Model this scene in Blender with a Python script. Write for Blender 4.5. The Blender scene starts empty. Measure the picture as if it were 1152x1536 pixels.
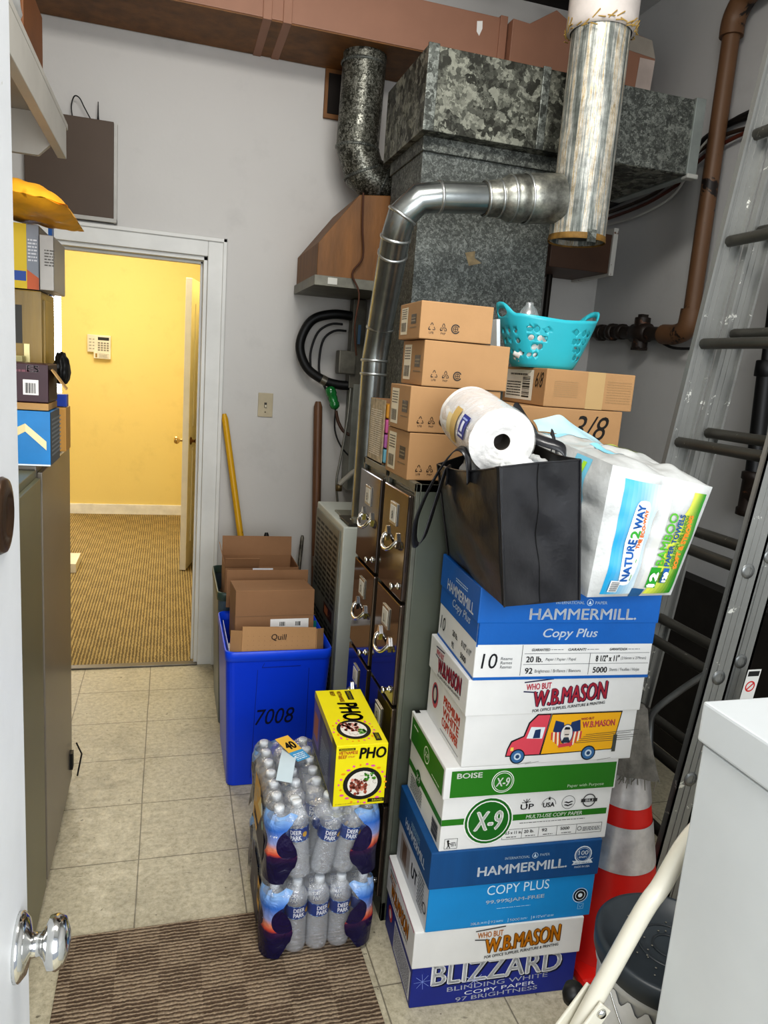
import bpy, bmesh, math, random
from mathutils import Vector, Matrix, noise
random.seed(7)
C = bpy.context.scene.collection
PI = math.pi

# ------------------------------------------------------------------ materials
def lin(h):
    if isinstance(h, (tuple, list)): return (h[0], h[1], h[2], 1)
    h = h.lstrip('#'); o = []
    for i in (0, 2, 4):
        c = int(h[i:i+2], 16)/255
        o.append(c/12.92 if c <= .04045 else ((c+.055)/1.055)**2.4)
    return (*o, 1)
_mats = {}
class NT:
    def __init__(s, name):
        s.m = bpy.data.materials.new(name); s.m.use_nodes = True
        s.t = s.m.node_tree; s.b = s.t.nodes['Principled BSDF']; s.out = s.t.nodes['Material Output']
    def n(s, typ, **kw):
        nd = s.t.nodes.new(typ)
        for k, v in kw.items():
            if k in nd.inputs and not hasattr(nd, k): nd.inputs[k].default_value = v
            elif hasattr(nd, k) and k not in ('Scale',): setattr(nd, k, v)
            else: nd.inputs[k].default_value = v
        return nd
    def l(s, a, b): s.t.links.new(a, b)
    def coord(s, kind='Object', scale=(1, 1, 1), rot=(0, 0, 0)):
        c = s.n('ShaderNodeTexCoord'); mp = s.n('ShaderNodeMapping')
        mp.inputs['Scale'].default_value = scale; mp.inputs['Rotation'].default_value = rot
        s.l(c.outputs[kind], mp.inputs['Vector']); return mp.outputs[0]
    def noise(s, vec, scale, detail=4, rough=.6, dist=0):
        n = s.n('ShaderNodeTexNoise'); n.inputs['Scale'].default_value = scale
        n.inputs['Detail'].default_value = detail; n.inputs['Roughness'].default_value = rough
        n.inputs['Distortion'].default_value = dist
        s.l(vec, n.inputs['Vector']); return n.outputs['Fac']
    def ramp(s, fac, stops, interp='LINEAR'):
        r = s.n('ShaderNodeValToRGB'); cr = r.color_ramp; cr.interpolation = interp
        while len(cr.elements) < len(stops): cr.elements.new(.5)
        for e, (p, c) in zip(cr.elements, stops):
            e.position = p; e.color = lin(c) if not isinstance(c, float) else (c, c, c, 1)
        s.l(fac, r.inputs['Fac']); return r.outputs['Color']
    def mix(s, fac, a, b, mode='MIX'):
        m = s.n('ShaderNodeMix'); m.data_type = 'RGBA'; m.blend_type = mode
        for sock, v in ((m.inputs[0], fac), (m.inputs[6], a), (m.inputs[7], b)):
            if isinstance(v, (int, float)): sock.default_value = v
            elif isinstance(v, str): sock.default_value = lin(v)
            else: s.l(v, sock)
        return m.outputs[2]
    def math(s, op, a, b=0.0, c=0.0):
        m = s.n('ShaderNodeMath'); m.operation = op
        for i, v in enumerate((a, b, c)):
            if isinstance(v, (int, float)): m.inputs[i].default_value = v
            else: s.l(v, m.inputs[i])
        return m.outputs[0]
    def bump(s, h, strength=.3, dist=.01):
        b = s.n('ShaderNodeBump'); b.inputs['Strength'].default_value = strength
        b.inputs['Distance'].default_value = dist; s.l(h, b.inputs['Height']); s.l(b.outputs[0], s.b.inputs['Normal'])

def mat(col, rough=.5, metal=0., var=.12, vs=6, bump=0., bs=40, name=None, coat=0., emit=0., streak=None):
    key = (col, rough, metal, var, vs, bump, bs, coat, emit, streak)
    if key in _mats: return _mats[key]
    t = NT(name or 'mat_' + (col if isinstance(col, str) else 'c').lstrip('#'))
    base = lin(col)
    v = t.coord(scale=streak or (1, 1, 1))
    if var > 0:
        n = t.noise(v, vs, 5)
        dark = tuple(c*(1-var*1.6) for c in base[:3]); lite = tuple(min(1, c*(1+var)) for c in base[:3])
        t.l(t.ramp(n, [(.3, dark), (.7, lite)]), t.b.inputs['Base Color'])
    else: t.b.inputs['Base Color'].default_value = base
    t.b.inputs['Roughness'].default_value = rough; t.b.inputs['Metallic'].default_value = metal
    t.b.inputs['Coat Weight'].default_value = coat; t.b.inputs['Coat Roughness'].default_value = .1
    if emit:
        t.b.inputs['Emission Color'].default_value = base; t.b.inputs['Emission Strength'].default_value = emit
    if bump: t.bump(t.noise(v, bs, 4), bump, .004)
    _mats[key] = t.m; return t.m
def ink(col, rough=.5): return mat(col, rough, 0, 0, name='ink_' + col.lstrip('#'))

def wall_mat(col, dark, low=None):
    t = NT('painted_plaster'); v = t.coord()
    a = t.ramp(t.noise(v, .8, 3), [(.25, dark), (.75, col)])
    sm = t.ramp(t.noise(v, 5, 8, .7), [(.2, .90), (.45, 1.)])
    t.l(t.mix(1, a, sm, 'MULTIPLY'), t.b.inputs['Base Color'])
    t.b.inputs['Roughness'].default_value = .55
    t.bump(t.noise(v, 30, 6), .18, .004); return t.m

def tile_floor():
    t = NT('vinyl_tiles'); v = t.coord()
    sp = t.n('ShaderNodeSeparateXYZ'); t.l(v, sp.inputs[0])
    def grid(o, off):
        f = t.math('FRACT', t.math('DIVIDE', t.math('ADD', o, off), .305))
        return t.math('LESS_THAN', t.math('MINIMUM', f, t.math('SUBTRACT', 1, f)), .0065)
    wob = t.math('MULTIPLY', t.math('SUBTRACT', t.noise(v, 2.5, 2), .5), .006)
    gx = grid(t.math('ADD', sp.outputs[0], wob), 10*.305+.066); gy = grid(t.math('ADD', sp.outputs[1], wob), -.303+.305*8-.001)
    g = t.math('MAXIMUM', gx, gy)
    base = t.ramp(t.noise(v, 55, 8, .8), [(.28, '948b74'), (.5, 'c0b8a0'), (.68, 'd8d0b8')])
    big = t.ramp(t.noise(v, 3.0, 6, .7, .5), [(.3, .74), (.48, .95), (.7, 1.)])
    base = t.mix(1, base, big, 'MULTIPLY')
    vs = t.coord(scale=(1.2, 5, 1), rot=(0, 0, .5))
    scuff = t.ramp(t.noise(vs, 9, 5, .6), [(.66, .0), (.72, 1.)])
    base = t.mix(t.math('MULTIPLY', scuff, .6), base, '3c342a')
    spots = t.ramp(t.noise(v, 42, 3), [(.695, .0), (.72, 1.)])
    base = t.mix(t.math('MULTIPLY', spots, .7), base, '40382c')
    base = t.mix(t.math('MULTIPLY', g, .75), base, '5d574b')
    t.l(base, t.b.inputs['Base Color'])
    t.l(t.ramp(t.noise(v, 20, 4), [(.3, .35), (.7, .6)]), t.b.inputs['Roughness'])
    t.bump(t.math('SUBTRACT', t.noise(v, 60, 5), t.math('MULTIPLY', g, .6)), .12, .003); return t.m

def weave_mat(dark, lite, cell, rib, along='x', name='carpet', pc=.8):
    """ribbed carpet in blocks of alternating tone"""
    t = NT(name); v = t.coord()
    sp = t.n('ShaderNodeSeparateXYZ'); t.l(v, sp.inputs[0])
    a, b = (sp.outputs[1], sp.outputs[0]) if along == 'x' else (sp.outputs[0], sp.outputs[1])
    w = t.math('MULTIPLY', t.math('SUBTRACT', t.noise(v, 60, 2), .5), rib*.8)
    s = t.math('SINE', t.math('MULTIPLY', t.math('ADD', a, w), 2*PI/rib))
    ca = t.math('FLOOR', t.math('DIVIDE', a, cell*.8)); cb = t.math('FLOOR', t.math('DIVIDE', b, cell))
    par = t.math('FLOORED_MODULO', t.math('ADD', ca, cb), 2.)
    thr = t.math('ADD', t.math('MULTIPLY', par, pc), -.5*pc)
    m = t.math('ADD', t.math('MULTIPLY', t.math('SUBTRACT', s, thr), 1.1), .5)
    mm = t.n('ShaderNodeClamp'); t.l(m, mm.inputs[0])
    col = t.mix(mm.outputs[0], dark, lite)
    fz = t.ramp(t.noise(v, 180, 3), [(.3, .6), (.65, 1.)])
    t.l(t.mix(1, col, fz, 'MULTIPLY'), t.b.inputs['Base Color'])
    t.b.inputs['Roughness'].default_value = .95
    t.bump(t.math('ADD', m, t.noise(v, 200, 3)), .5, .004); return t.m

def galv(lo, mid, hi, scale=38, rough=.38, metal=.75, name='galvanised_steel', grime=.5, warp=.09):
    t = NT(name); v = t.coord()
    def cells(sc, w_):
        nz = t.n('ShaderNodeTexNoise'); nz.inputs['Scale'].default_value = sc*.9; nz.inputs['Detail'].default_value = 4; t.l(v, nz.inputs['Vector'])
        vv = t.n('ShaderNodeVectorMath'); vv.operation = 'MULTIPLY_ADD'
        t.l(nz.outputs['Color'], vv.inputs[0]); vv.inputs[1].default_value = (w_,)*3; t.l(v, vv.inputs[2])
        vo = t.n('ShaderNodeTexVoronoi'); vo.inputs['Scale'].default_value = sc; t.l(vv.outputs[0], vo.inputs['Vector'])
        bw = t.n('ShaderNodeSeparateColor'); t.l(vo.outputs['Color'], bw.inputs[0]); return bw.outputs
    A = cells(scale, warp); B = cells(scale*2.3, warp*.5)
    f = t.math('ADD', t.math('MULTIPLY', A[0], .6), t.math('MULTIPLY', B[1], .4))
    c = t.ramp(f, [(.22, lo), (.5, mid), (.80, hi)])
    g = t.ramp(t.noise(v, 5, 6, .7), [(.3, 1-grime), (.65, 1.)])
    t.l(t.mix(1, c, g, 'MULTIPLY'), t.b.inputs['Base Color'])
    t.b.inputs['Metallic'].default_value = metal
    t.l(t.ramp(A[2], [(0, rough*.8), (1, rough*1.4)]), t.b.inputs['Roughness'])
    t.bump(t.noise(v, 8, 3), .2, .01); return t.m

def streaky(cols, scale=(40, 40, 1.5), rough=.45, metal=.4, name='weathered_vent'):
    t = NT(name); v = t.coord(scale=scale); v2 = t.coord()
    c = t.ramp(t.noise(v, 1.0, 8, .7), cols)
    d = t.ramp(t.noise(v2, 25, 5, .7), [(.35, .55), (.6, 1.)])
    t.l(t.mix(1, c, d, 'MULTIPLY'), t.b.inputs['Base Color'])
    t.b.inputs['Metallic'].default_value = metal; t.b.inputs['Roughness'].default_value = rough
    t.bump(t.noise(v, 1.5, 6), .3, .004); return t.m

def chipped(paint, under, thr=.62, scale=7, rough=.4, metal=0., name='chipped_paint'):
    t = NT(name); v = t.coord()
    n = t.noise(v, scale, 8, .7, .3)
    m = t.ramp(n, [(thr, .0), (thr+.02, 1.)])
    base = t.ramp(t.noise(v, 3, 5), [(.3, tuple(x*.85 for x in lin(paint)[:3])), (.7, paint)])
    t.l(t.mix(m, base, under), t.b.inputs['Base Color']); t.b.inputs['Roughness'].default_value = rough
    t.b.inputs['Metallic'].default_value = metal
    t.bump(n, .3, .004); return t.m

def glassy(name, tint, fac_t, rough=.08, bump=0, bs=30, spec=(1, 1, 1, 1), dif=.10):
    t = NT(name); t.t.nodes.remove(t.b)
    tr = t.n('ShaderNodeBsdfTransparent'); tr.inputs[0].default_value = tint
    gl = t.n('ShaderNodeBsdfGlossy'); gl.inputs[0].default_value = spec; gl.inputs['Roughness'].default_value = rough
    df = t.n('ShaderNodeBsdfDiffuse'); df.inputs[0].default_value = (.92, .94, .97, 1)
    lw = t.n('ShaderNodeLayerWeight'); lw.inputs[0].default_value = .35
    v = t.coord()
    f = t.math('ADD', t.math('MULTIPLY', lw.outputs['Facing'], .55), fac_t)
    mx = t.n('ShaderNodeMixShader'); t.l(f, mx.inputs[0]); t.l(tr.outputs[0], mx.inputs[1]); t.l(gl.outputs[0], mx.inputs[2])
    mx2 = t.n('ShaderNodeMixShader'); mx2.inputs[0].default_value = dif; t.l(mx.outputs[0], mx2.inputs[1]); t.l(df.outputs[0], mx2.inputs[2])
    if bump:
        b = t.n('ShaderNodeBump'); b.inputs['Strength'].default_value = bump; b.inputs['Distance'].default_value = .01
        t.l(t.noise(v, bs, 5, .6, 1.0), b.inputs['Height']); t.l(b.outputs[0], gl.inputs['Normal']); t.l(b.outputs[0], lw.inputs['Normal'])
    t.l(mx2.outputs[0], t.out.inputs[0]); return t.m

WHITE='f2f2ee'; BLACK='101010'; CARD='b28a5e'
M_card = mat('b18a60', .8, 0, .08, 3, .1, 60, name='cardboard')
M_cardD = mat('957050', .8, 0, .1, 3, .1, 60, name='brown_cardboard')
M_brown = mat('a07660', .55, 0, .08, 2.5, name='brown_painted_metal')
M_brownD = mat('7a5126', .55, 0, .22, 5, .2, 30, name='dark_brown_metal_and_shade', streak=(3, 3, .6))  # paint of hood and register, reused as painted shade under the trunk
M_galv = galv('4e504b', '70746e', '9da19a', 40, .45, .45, grime=.4)
M_galvB = galv('33332c', '5c5d54', '98998c', 26, .48, .40, name='large_spangle_steel', grime=.3, warp=.11)
M_galvD = galv('464844', '5f625d', '8a8d86', 55, .5, .4, name='dull_galvanised_steel', grime=.4)
M_plen = galv('545753', '626662', '8f938e', 120, .55, .3, name='plenum_steel', grime=.45, warp=.03)
M_flue = mat('9a9e9c', .26, .9, .18, 9, .05, 20, name='flue_steel')
M_ring = mat('bfc2c0', .3, .9, .05, name='flue_seam')
M_alum = mat('8c8e8d', .36, .7, .15, 14, .05, 60, name='ladder_aluminium')
M_alumW = chipped('9c9d9a', 'ecece6', .63, 16, .4, .55, 'paint_flecked_aluminium')
M_rung = chipped('5b5953', '9c9a90', .64, 25, .4, .6, 'worn_rung')
M_rust = chipped('6c4e35', '1c1411', .57, 5, .5, 0, 'rusty_pipe')
M_rustB = chipped('2b211b', '63402a', .60, 12, .5, .1, 'dark_rusty_pipe')
M_blk = mat('0f0f10', .5, 0, .2, name='black_rubber')
M_chrome = mat('d8d8d6', .12, 1, 0, name='chrome')
M_film = glassy('clear_film', (.97, .98, 1, 1), .05, .12, .9, 22)
M_bottle = glassy('clear_plastic_bottle', (.97, .985, 1, 1), .17, .07, .7, 60, dif=.22)

# ------------------------------------------------------------------ mesh builder
class MB:
    def __init__(s): s.v = []; s.f = []; s.mi = []; s.mats = []; s.sm = []; s.uv = None
    def m(s, mt):
        if mt not in s.mats: s.mats.append(mt)
        return s.mats.index(mt)
    def add(s, vs, fs, mt, smooth=False):
        o = len(s.v); s.v += [tuple(p) for p in vs]; k = s.m(mt)
        for f in fs: s.f.append(tuple(i+o for i in f)); s.mi.append(k); s.sm.append(smooth)
        return s
    def box(s, x0, x1, y0, y1, z0, z1, mt, T=None, b=0):
        bm = bmesh.new(); bmesh.ops.create_cube(bm, size=1)
        for v in bm.verts: v.co = Vector(((x0+x1)/2+v.co.x*(x1-x0), (y0+y1)/2+v.co.y*(y1-y0), (z0+z1)/2+v.co.z*(z1-z0)))
        if b: bmesh.ops.bevel(bm, geom=list(bm.edges), offset=b, segments=2, affect='EDGES', profile=.6)
        return s.bm(bm, mt, T)
    def bm(s, bm, mt, T=None, smooth=False):
        bm.verts.ensure_lookup_table()
        for i, v in enumerate(bm.verts): v.index = i
        vs = [(T @ v.co if T else v.co) for v in bm.verts]
        s.add(vs, [[v.index for v in f.verts] for f in bm.faces], mt, smooth); bm.free(); return s
    def tube(s, path, r, mt, seg=14, caps=True, closed=False):
        P = [Vector(p) for p in path]; n = len(P)
        R = r if isinstance(r, (list, tuple)) else [r]*n
        rings = []; up = None
        for i, p in enumerate(P):
            if closed: d = (P[(i+1) % n]-P[i-1])
            else: d = (P[min(i+1, n-1)]-P[max(i-1, 0)])
            d.normalize()
            if up is None: up = d.orthogonal().normalized()
            up = (up-d*up.dot(d)).normalized(); w = d.cross(up)
            k = 1.0
            rings.append([p+(up*math.cos(2*PI*j/seg)+w*math.sin(2*PI*j/seg))*R[i]*k for j in range(seg)])
        return s.loft(rings, mt, caps, closed)
    def loft(s, rings, mt, caps=True, closed=False, smooth=True):
        n = len(rings); seg = len(rings[0]); vs = [p for r in rings for p in r]; fs = []
        for i in range(n if closed else n-1):
            a = i*seg; b = ((i+1) % n)*seg
            for j in range(seg): fs.append((a+j, a+(j+1) % seg, b+(j+1) % seg, b+j))
        s.add(vs, fs, mt, smooth)
        if caps and not closed:
            s.add(rings[0], [tuple(range(seg))[::-1]], mt); s.add(rings[-1], [tuple(range(seg))], mt)
        return s
    def lathe(s, prof, c, mt, seg=24, T=None, caps=False):
        rings = []
        for r, z in prof:
            ring = [Vector((c[0]+r*math.cos(2*PI*j/seg), c[1]+r*math.sin(2*PI*j/seg), c[2]+z)) for j in range(seg)]
            rings.append([T @ p for p in ring] if T else ring)
        return s.loft(rings, mt, caps)
    def prism(s, pts, vec, mt):
        n = len(pts); v = Vector(vec); A = [Vector(p) for p in pts]; B = [p+v for p in A]
        s.add(A+B, [tuple(range(n))[::-1], tuple(range(n, 2*n))]+[(i, (i+1) % n, n+(i+1) % n, n+i) for i in range(n)], mt); return s
    def grid(s, fn, nu, nv, mt, smooth=True, closeu=False):
        vs = [fn(i/(nu if closeu else nu), j/nv) for j in range(nv+1) for i in range(nu+(0 if closeu else 1))]
        w = nu if closeu else nu+1; fs = []
        for j in range(nv):
            for i in range(nu):
                a = j*w+i; b = j*w+(i+1) % w; fs.append((a, b, b+w, a+w))
        s.add(vs, fs, mt, smooth); return s
    def build(s, name, parent=None, bevel=0, fixn=True, weld=False):
        me = bpy.data.meshes.new(name); me.from_pydata(s.v, [], s.f)
        for mt in s.mats: me.materials.append(mt)
        me.polygons.foreach_set('material_index', s.mi); me.polygons.foreach_set('use_smooth', s.sm)
        if fixn:
            bm = bmesh.new(); bm.from_mesh(me)
            if weld: bmesh.ops.remove_doubles(bm, verts=bm.verts, dist=1e-5)
            bmesh.ops.recalc_face_normals(bm, faces=bm.faces); bm.to_mesh(me); bm.free()
        me.update()
        o = bpy.data.objects.new(name, me); C.objects.link(o)
        if parent: o.parent = parent
        if bevel:
            b = o.modifiers.new('bevel', 'BEVEL'); b.width = bevel; b.segments = 2; b.limit_method = 'ANGLE'; b.angle_limit = .7
        return o

def split_loose(o):
    # one object per loose piece, all with the same name stem, parent and materials
    me = o.data; n = len(me.vertices); par = list(range(n))
    def find(i):
        while par[i] != i: par[i] = par[par[i]]; i = par[i]
        return i
    for p in me.polygons:
        r = find(p.vertices[0])
        for v in p.vertices[1:]:
            q = find(v)
            if q != r: par[q] = r
    groups = {}
    for p in me.polygons: groups.setdefault(find(p.vertices[0]), []).append(p)
    if len(groups) < 2: return [o]
    out = []
    for g in groups.values():
        idx = {}; vs = []; fs = []
        for p in g:
            f = []
            for v in p.vertices:
                if v not in idx: idx[v] = len(vs); vs.append(me.vertices[v].co[:])
                f.append(idx[v])
            fs.append(f)
        m2 = bpy.data.meshes.new(o.name); m2.from_pydata(vs, [], fs)
        for mt in me.materials: m2.materials.append(mt)
        m2.polygons.foreach_set('material_index', [p.material_index for p in g]); m2.polygons.foreach_set('use_smooth', [p.use_smooth for p in g])
        q = o.copy(); q.data = m2; C.objects.link(q); out.append(q)
    bpy.data.objects.remove(o); return out

def tag(o, label, cat, group=None, kind=None):
    o['label'] = label; o['category'] = cat
    if group: o['group'] = group
    if kind: o['kind'] = kind
    return o
def thing(name, label, cat, loc=(0, 0, 0), rz=0, group=None, rot=None):
    o = bpy.data.objects.new(name, None); C.objects.link(o); o.empty_display_size = .05
    o.location = loc; o.rotation_euler = rot or (0, 0, rz)
    return tag(o, label, cat, group)
def struct(name, mb, parent=None, bevel=0):
    o = mb.build(name, parent, bevel)
    if not parent: o['kind'] = 'structure'
    return o
def dup(o, parent=None):
    c = o.copy(); C.objects.link(c)
    if parent: c.parent = parent
    for ch in list(o.children): dup(ch, c)
    return c

# ------------------------------------------------------------------ print on faces
_txt = {}
def text_geo(s, bold=0, shear=0, spacing=1.):
    k = (s, bold, shear, spacing)
    if k in _txt: return _txt[k]
    cu = bpy.data.curves.new('t', 'FONT'); cu.body = s; cu.size = 1; cu.offset = bold; cu.shear = shear
    cu.space_character = spacing; cu.resolution_u = 3; cu.fill_mode = 'BOTH'
    o = bpy.data.objects.new('t', cu); C.objects.link(o)
    dg = bpy.context.evaluated_depsgraph_get(); dg.update()
    me = o.evaluated_get(dg).to_mesh()
    vs = [(v.co.x, v.co.y) for v in me.vertices]; fs = [tuple(p.vertices) for p in me.polygons]
    bpy.data.objects.remove(o); bpy.data.curves.remove(cu)
    x0 = min(v[0] for v in vs); x1 = max(v[0] for v in vs); y0 = min(v[1] for v in vs); y1 = max(v[1] for v in vs)
    _txt[k] = ([((x-x0)/(x1-x0), (y-y0)/(y1-y0)) for x, y in vs], fs, (x1-x0)/(y1-y0)); return _txt[k]

class Print(MB):
    """flat shapes laid on one face: origin O, axes U,V; layers 0.25 mm apart"""
    def __init__(s, O, U, V, warp=None):
        super().__init__(); s.O = Vector(O); s.U = Vector(U).normalized(); s.V = Vector(V).normalized()
        s.N = s.U.cross(s.V); s.warp = warp
    def P(s, u, v, L): 
        if s.warp: return s.warp(u, v, L)
        return s.O+s.U*u+s.V*v+s.N*(.0004+.0003*L)
    def poly(s, pts, col, L=1): s.add([s.P(u, v, L) for u, v in pts], [tuple(range(len(pts)))], ink(col) if isinstance(col, str) else col); return s
    def rect(s, u0, v0, u1, v1, col, L=1): return s.poly([(u0, v0), (u1, v0), (u1, v1), (u0, v1)], col, L)
    def frame(s, u0, v0, u1, v1, t, col, L=1):
        s.rect(u0, v0, u1, v0+t, col, L); s.rect(u0, v1-t, u1, v1, col, L); s.rect(u0, v0, u0+t, v1, col, L); s.rect(u1-t, v0, u1, v1, col, L); return s
    def line(s, a, b, w, col, L=1):
        d = Vector((b[0]-a[0], b[1]-a[1])); 
        if d.length == 0: return s
        n = Vector((-d.y, d.x)).normalized()*w/2
        return s.poly([(a[0]-n.x, a[1]-n.y), (b[0]-n.x, b[1]-n.y), (b[0]+n.x, b[1]+n.y), (a[0]+n.x, a[1]+n.y)], col, L)
    def disc(s, cu, cv, r, col, L=1, ry=None, seg=28):
        ry = ry or r
        return s.poly([(cu+r*math.cos(2*PI*i/seg), cv+ry*math.sin(2*PI*i/seg)) for i in range(seg)], col, L)
    def ring(s, cu, cv, r, t, col, L=1, a0=0, a1=2*PI, ry=None, seg=28):
        ry = ry or r
        for i in range(seg):
            p = a0+(a1-a0)*i/seg; q = a0+(a1-a0)*(i+1)/seg
            s.poly([(cu+(r-t)*math.cos(p), cv+(ry-t)*math.sin(p)), (cu+r*math.cos(p), cv+ry*math.sin(p)),
                    (cu+r*math.cos(q), cv+ry*math.sin(q)), (cu+(r-t)*math.cos(q), cv+(ry-t)*math.sin(q))], col, L)
        return s
    def text(s, t, u, v, w, h, col, L=2, bold=0., shear=0., rot=0., fn=None, spacing=1.):
        vs, fs, _ = text_geo(t, 0, shear, spacing); c, n = math.cos(rot), math.sin(rot)
        k = min(bold, .02)*h*2.2          # heavier strokes: shifted copies of the same letters
        for dx, dy in (((-k, 0), (k, 0), (0, k*.7), (0, -k*.7)) if bold > .003 else ((0, 0),)):
            out = []
            for a, b in vs:
                if fn: a, b = fn(a, b)
                x, y = a*w+dx, b*h+dy
                out.append(s.P(u+x*c-y*n, v+x*n+y*c, L))
            s.add(out, fs, ink(col))
        return s
    def scrib(s, u, v, w, h, col, L=2, n=None):
        """rows of tiny unreadable print"""
        n = n or max(1, int(h/.004)); rr = random.Random(int(u*1e4)+int(v*1e4)*7)
        for i in range(n):
            y = v+h*(i+.25)/n; x = u
            while x < u+w:
                d = min(rr.uniform(.003, .012), u+w-x); s.rect(x, y, x+d, y+h/n*.45, col, L); x += d+.0018
        return s
    def bars(s, u, v, w, h, col='161616', L=2, n=26, vert=True):
        rr = random.Random(int(u*999)+n); x = 0
        while x < 1:
            d = rr.choice((.4, .8, 1.3))/n
            if x+d > 1: break
            if vert: s.rect(u+x*w, v, u+(x+d)*w, v+h, col, L)
            else: s.rect(u, v+x*h, u+w, v+(x+d)*h, col, L)
            x += d+rr.choice((.4, .7))/n
        return s
    def build(s, name='printing', parent=None): return MB.build(s, name, parent, fixn=False)
# ------------------------------------------------------------------ camera
W, Hh, F = 1152, 1536, 1100.
cam_h = 1.55
def camera():
    hs = .076; x0, y0 = 255-576, 768-530
    Y = Vector((x0, y0, F)); a = -(F*F+y0*y0+y0*hs*x0)/(x0-y0*hs)
    X = Vector((a, y0-hs*(a-x0), F)); X.normalize(); Y.normalize()
    Z = X.cross(Y); Z = Z if Z.y > 0 else -Z
    right = Vector((X[0], Y[0], Z[0])); up = Vector((X[1], Y[1], Z[1])); fwd = Vector((X[2], Y[2], Z[2]))
    m = Matrix((right, up, -fwd)).transposed().to_4x4(); m.translation = Vector((0, 0, cam_h))
    cd = bpy.data.cameras.new('camera'); cd.sensor_fit = 'VERTICAL'; cd.sensor_height = 36; cd.lens = 36*F/Hh; cd.clip_start = .02
    o = bpy.data.objects.new('camera', cd); C.objects.link(o); o.matrix_world = m; bpy.context.scene.camera = o
camera()

# ------------------------------------------------------------------ setting
XL, XR, D, ZC = -.78, 2.2, 3.65, 3.36
XD0, XD1, ZD = -.62, .16, 2.0
M_wall = wall_mat('cccac6', 'c4c1bd'); M_wallR = wall_mat('c6c6c5', 'bcbcbb')
M_yel = wall_mat('f2dc8e', 'eed688'); M_trim = mat('dcdcd8', .45, 0, .06, 4, .05, 20, name='gloss_trim')
struct('floor', MB().box(XL-.1, XR+.1, -1.0, D, -.05, 0, tile_floor()))
struct('floor_carpet', MB().box(-2.6, .6, D, 9.6, -.05, .004, weave_mat('7d6c49', 'bfa974', .15, .017, 'y', 'hall_carpet', .45)))
struct('trim_1', MB().box(XD0, XD1, D-.025, D+.02, 0, .009, mat('6a655c', .4, .4)), bevel=.003)
w = MB(); w.box(XD1, XR+.1, D, D+.12, 0, ZC, M_wall); w.box(XL-.1, XD0, D, D+.12, 0, ZC, M_wall); w.box(XD0, XD1, D, D+.12, ZD, ZC, M_wall)
struct('wall_back', w)
struct('wall_right', MB().box(XR, XR+.1, -1.0, D, 0, ZC, M_wallR))
struct('wall_left', MB().box(XL-.1, XL, -1.0, D, 0, ZC, M_wall))
struct('ceiling', MB().box(XL-.1, XR+.1, -1.0, D+.12, ZC, ZC+.08, chipped('c4c4c2', '5b4f42', .68, 3, .7, 0, 'stained_ceiling')))
# dark decayed strip of ceiling with peeling flakes
c = MB(); c.box(.15, 1.95, 2.55, D, ZC-.012, ZC-.001, chipped('241c17', '0d0a09', .55, 4, .8, 0, 'sooty_ceiling'))
random.seed(3)
for i in range(70):
    x, y = random.uniform(.55, 1.9), random.uniform(2.7, 3.5); a = random.uniform(0, 6); r = random.uniform(.01, .05)
    z = ZC-.015-random.uniform(0, .03)
    c.add([(x+r*math.cos(a+k*1.6)*random.uniform(.5, 1), y+r*math.sin(a+k*1.6)*random.uniform(.4, 1), z-random.uniform(0, .03)) for k in range(4)], [(0, 1, 2, 3)], ink(random.choice(['8f8980', '3f342b', '5e4c3a', 'c4beb2'])))
struct('trim_2', c)
# casing and jambs
t = MB()
cw = .085
t.box(XD1, XD1+cw, D-.018, D, 0, ZD+cw, M_trim); t.box(XD0-cw, XD0, D-.018, D, 0, ZD+cw, M_trim)
t.box(XD0, XD1, D-.018, D, ZD, ZD+cw, M_trim)
t.box(XD1+cw-.018, XD1+cw, D-.028, D-.018, 0, ZD+cw, M_trim); t.box(XD0-cw, XD1+cw, D-.028, D-.018, ZD+cw-.018, ZD+cw, M_trim)
struct('trim_3', t, bevel=.003)
j = MB(); j.box(XD1-.018, XD1, D, D+.13, 0, ZD, M_trim); j.box(XD0, XD0+.018, D, D+.13, 0, ZD, M_trim); j.box(XD0, XD1, D, D+.13, ZD-.018, ZD, M_trim)
j.box(XD1-.03, XD1-.018, D+.05, D+.085, 0, ZD, M_trim); j.box(XD0, XD1, D+.05, D+.085, ZD-.03, ZD-.018, M_trim)
struct('trim_4', j, bevel=.002)
b = MB(); b.box(XD1+cw, XR, D-.012, D, 0, .10, mat('1a1816', .5)); struct('baseboard_back', b, bevel=.003)
# hall beyond
YW = 7.32
h = MB(); h.box(-.94, .9, YW, YW+.12, 0, 2.9, M_yel); struct('wall_hall_back', h)
struct('baseboard_hall', MB().box(-.94, .9, YW-.016, YW, 0, .10, mat('f1efe6', .4)), bevel=.004)
struct('wall_hall_right', MB().box(.36, .46, D+.12, YW, 0, 2.9, M_yel))
struct('wall_hall_left', MB().box(-2.7, -2.6, D+.12, 9.7, 0, 2.9, M_yel))
struct('wall_hall_far', MB().box(-2.7, .9, 9.6, 9.7, 0, 2.9, mat('e8b765', .6)))
struct('ceiling_hall', MB().box(-2.7, .9, D+.12, 9.7, 2.9, 2.97, mat('efe6cc', .7)))
wi = struct('window_1', MB().box(-2.1, -.75, 9.57, 9.6, .95, 2.45, mat('f6f6f2', .4)), bevel=.004)
g = MB(); g.box(-2.05, -.8, 9.55, 9.57, 1.0, 2.4, mat('eef4ff', .3, 0, 0, emit=5.)); g.build('pane', wi)
sl = MB()
for i in range(46): sl.box(-2.04, -.81, 9.515, 9.54, 1.02+i*.03, 1.022+i*.03+.004, mat('fafafa', .4))
sl.build('blind', wi)

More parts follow.
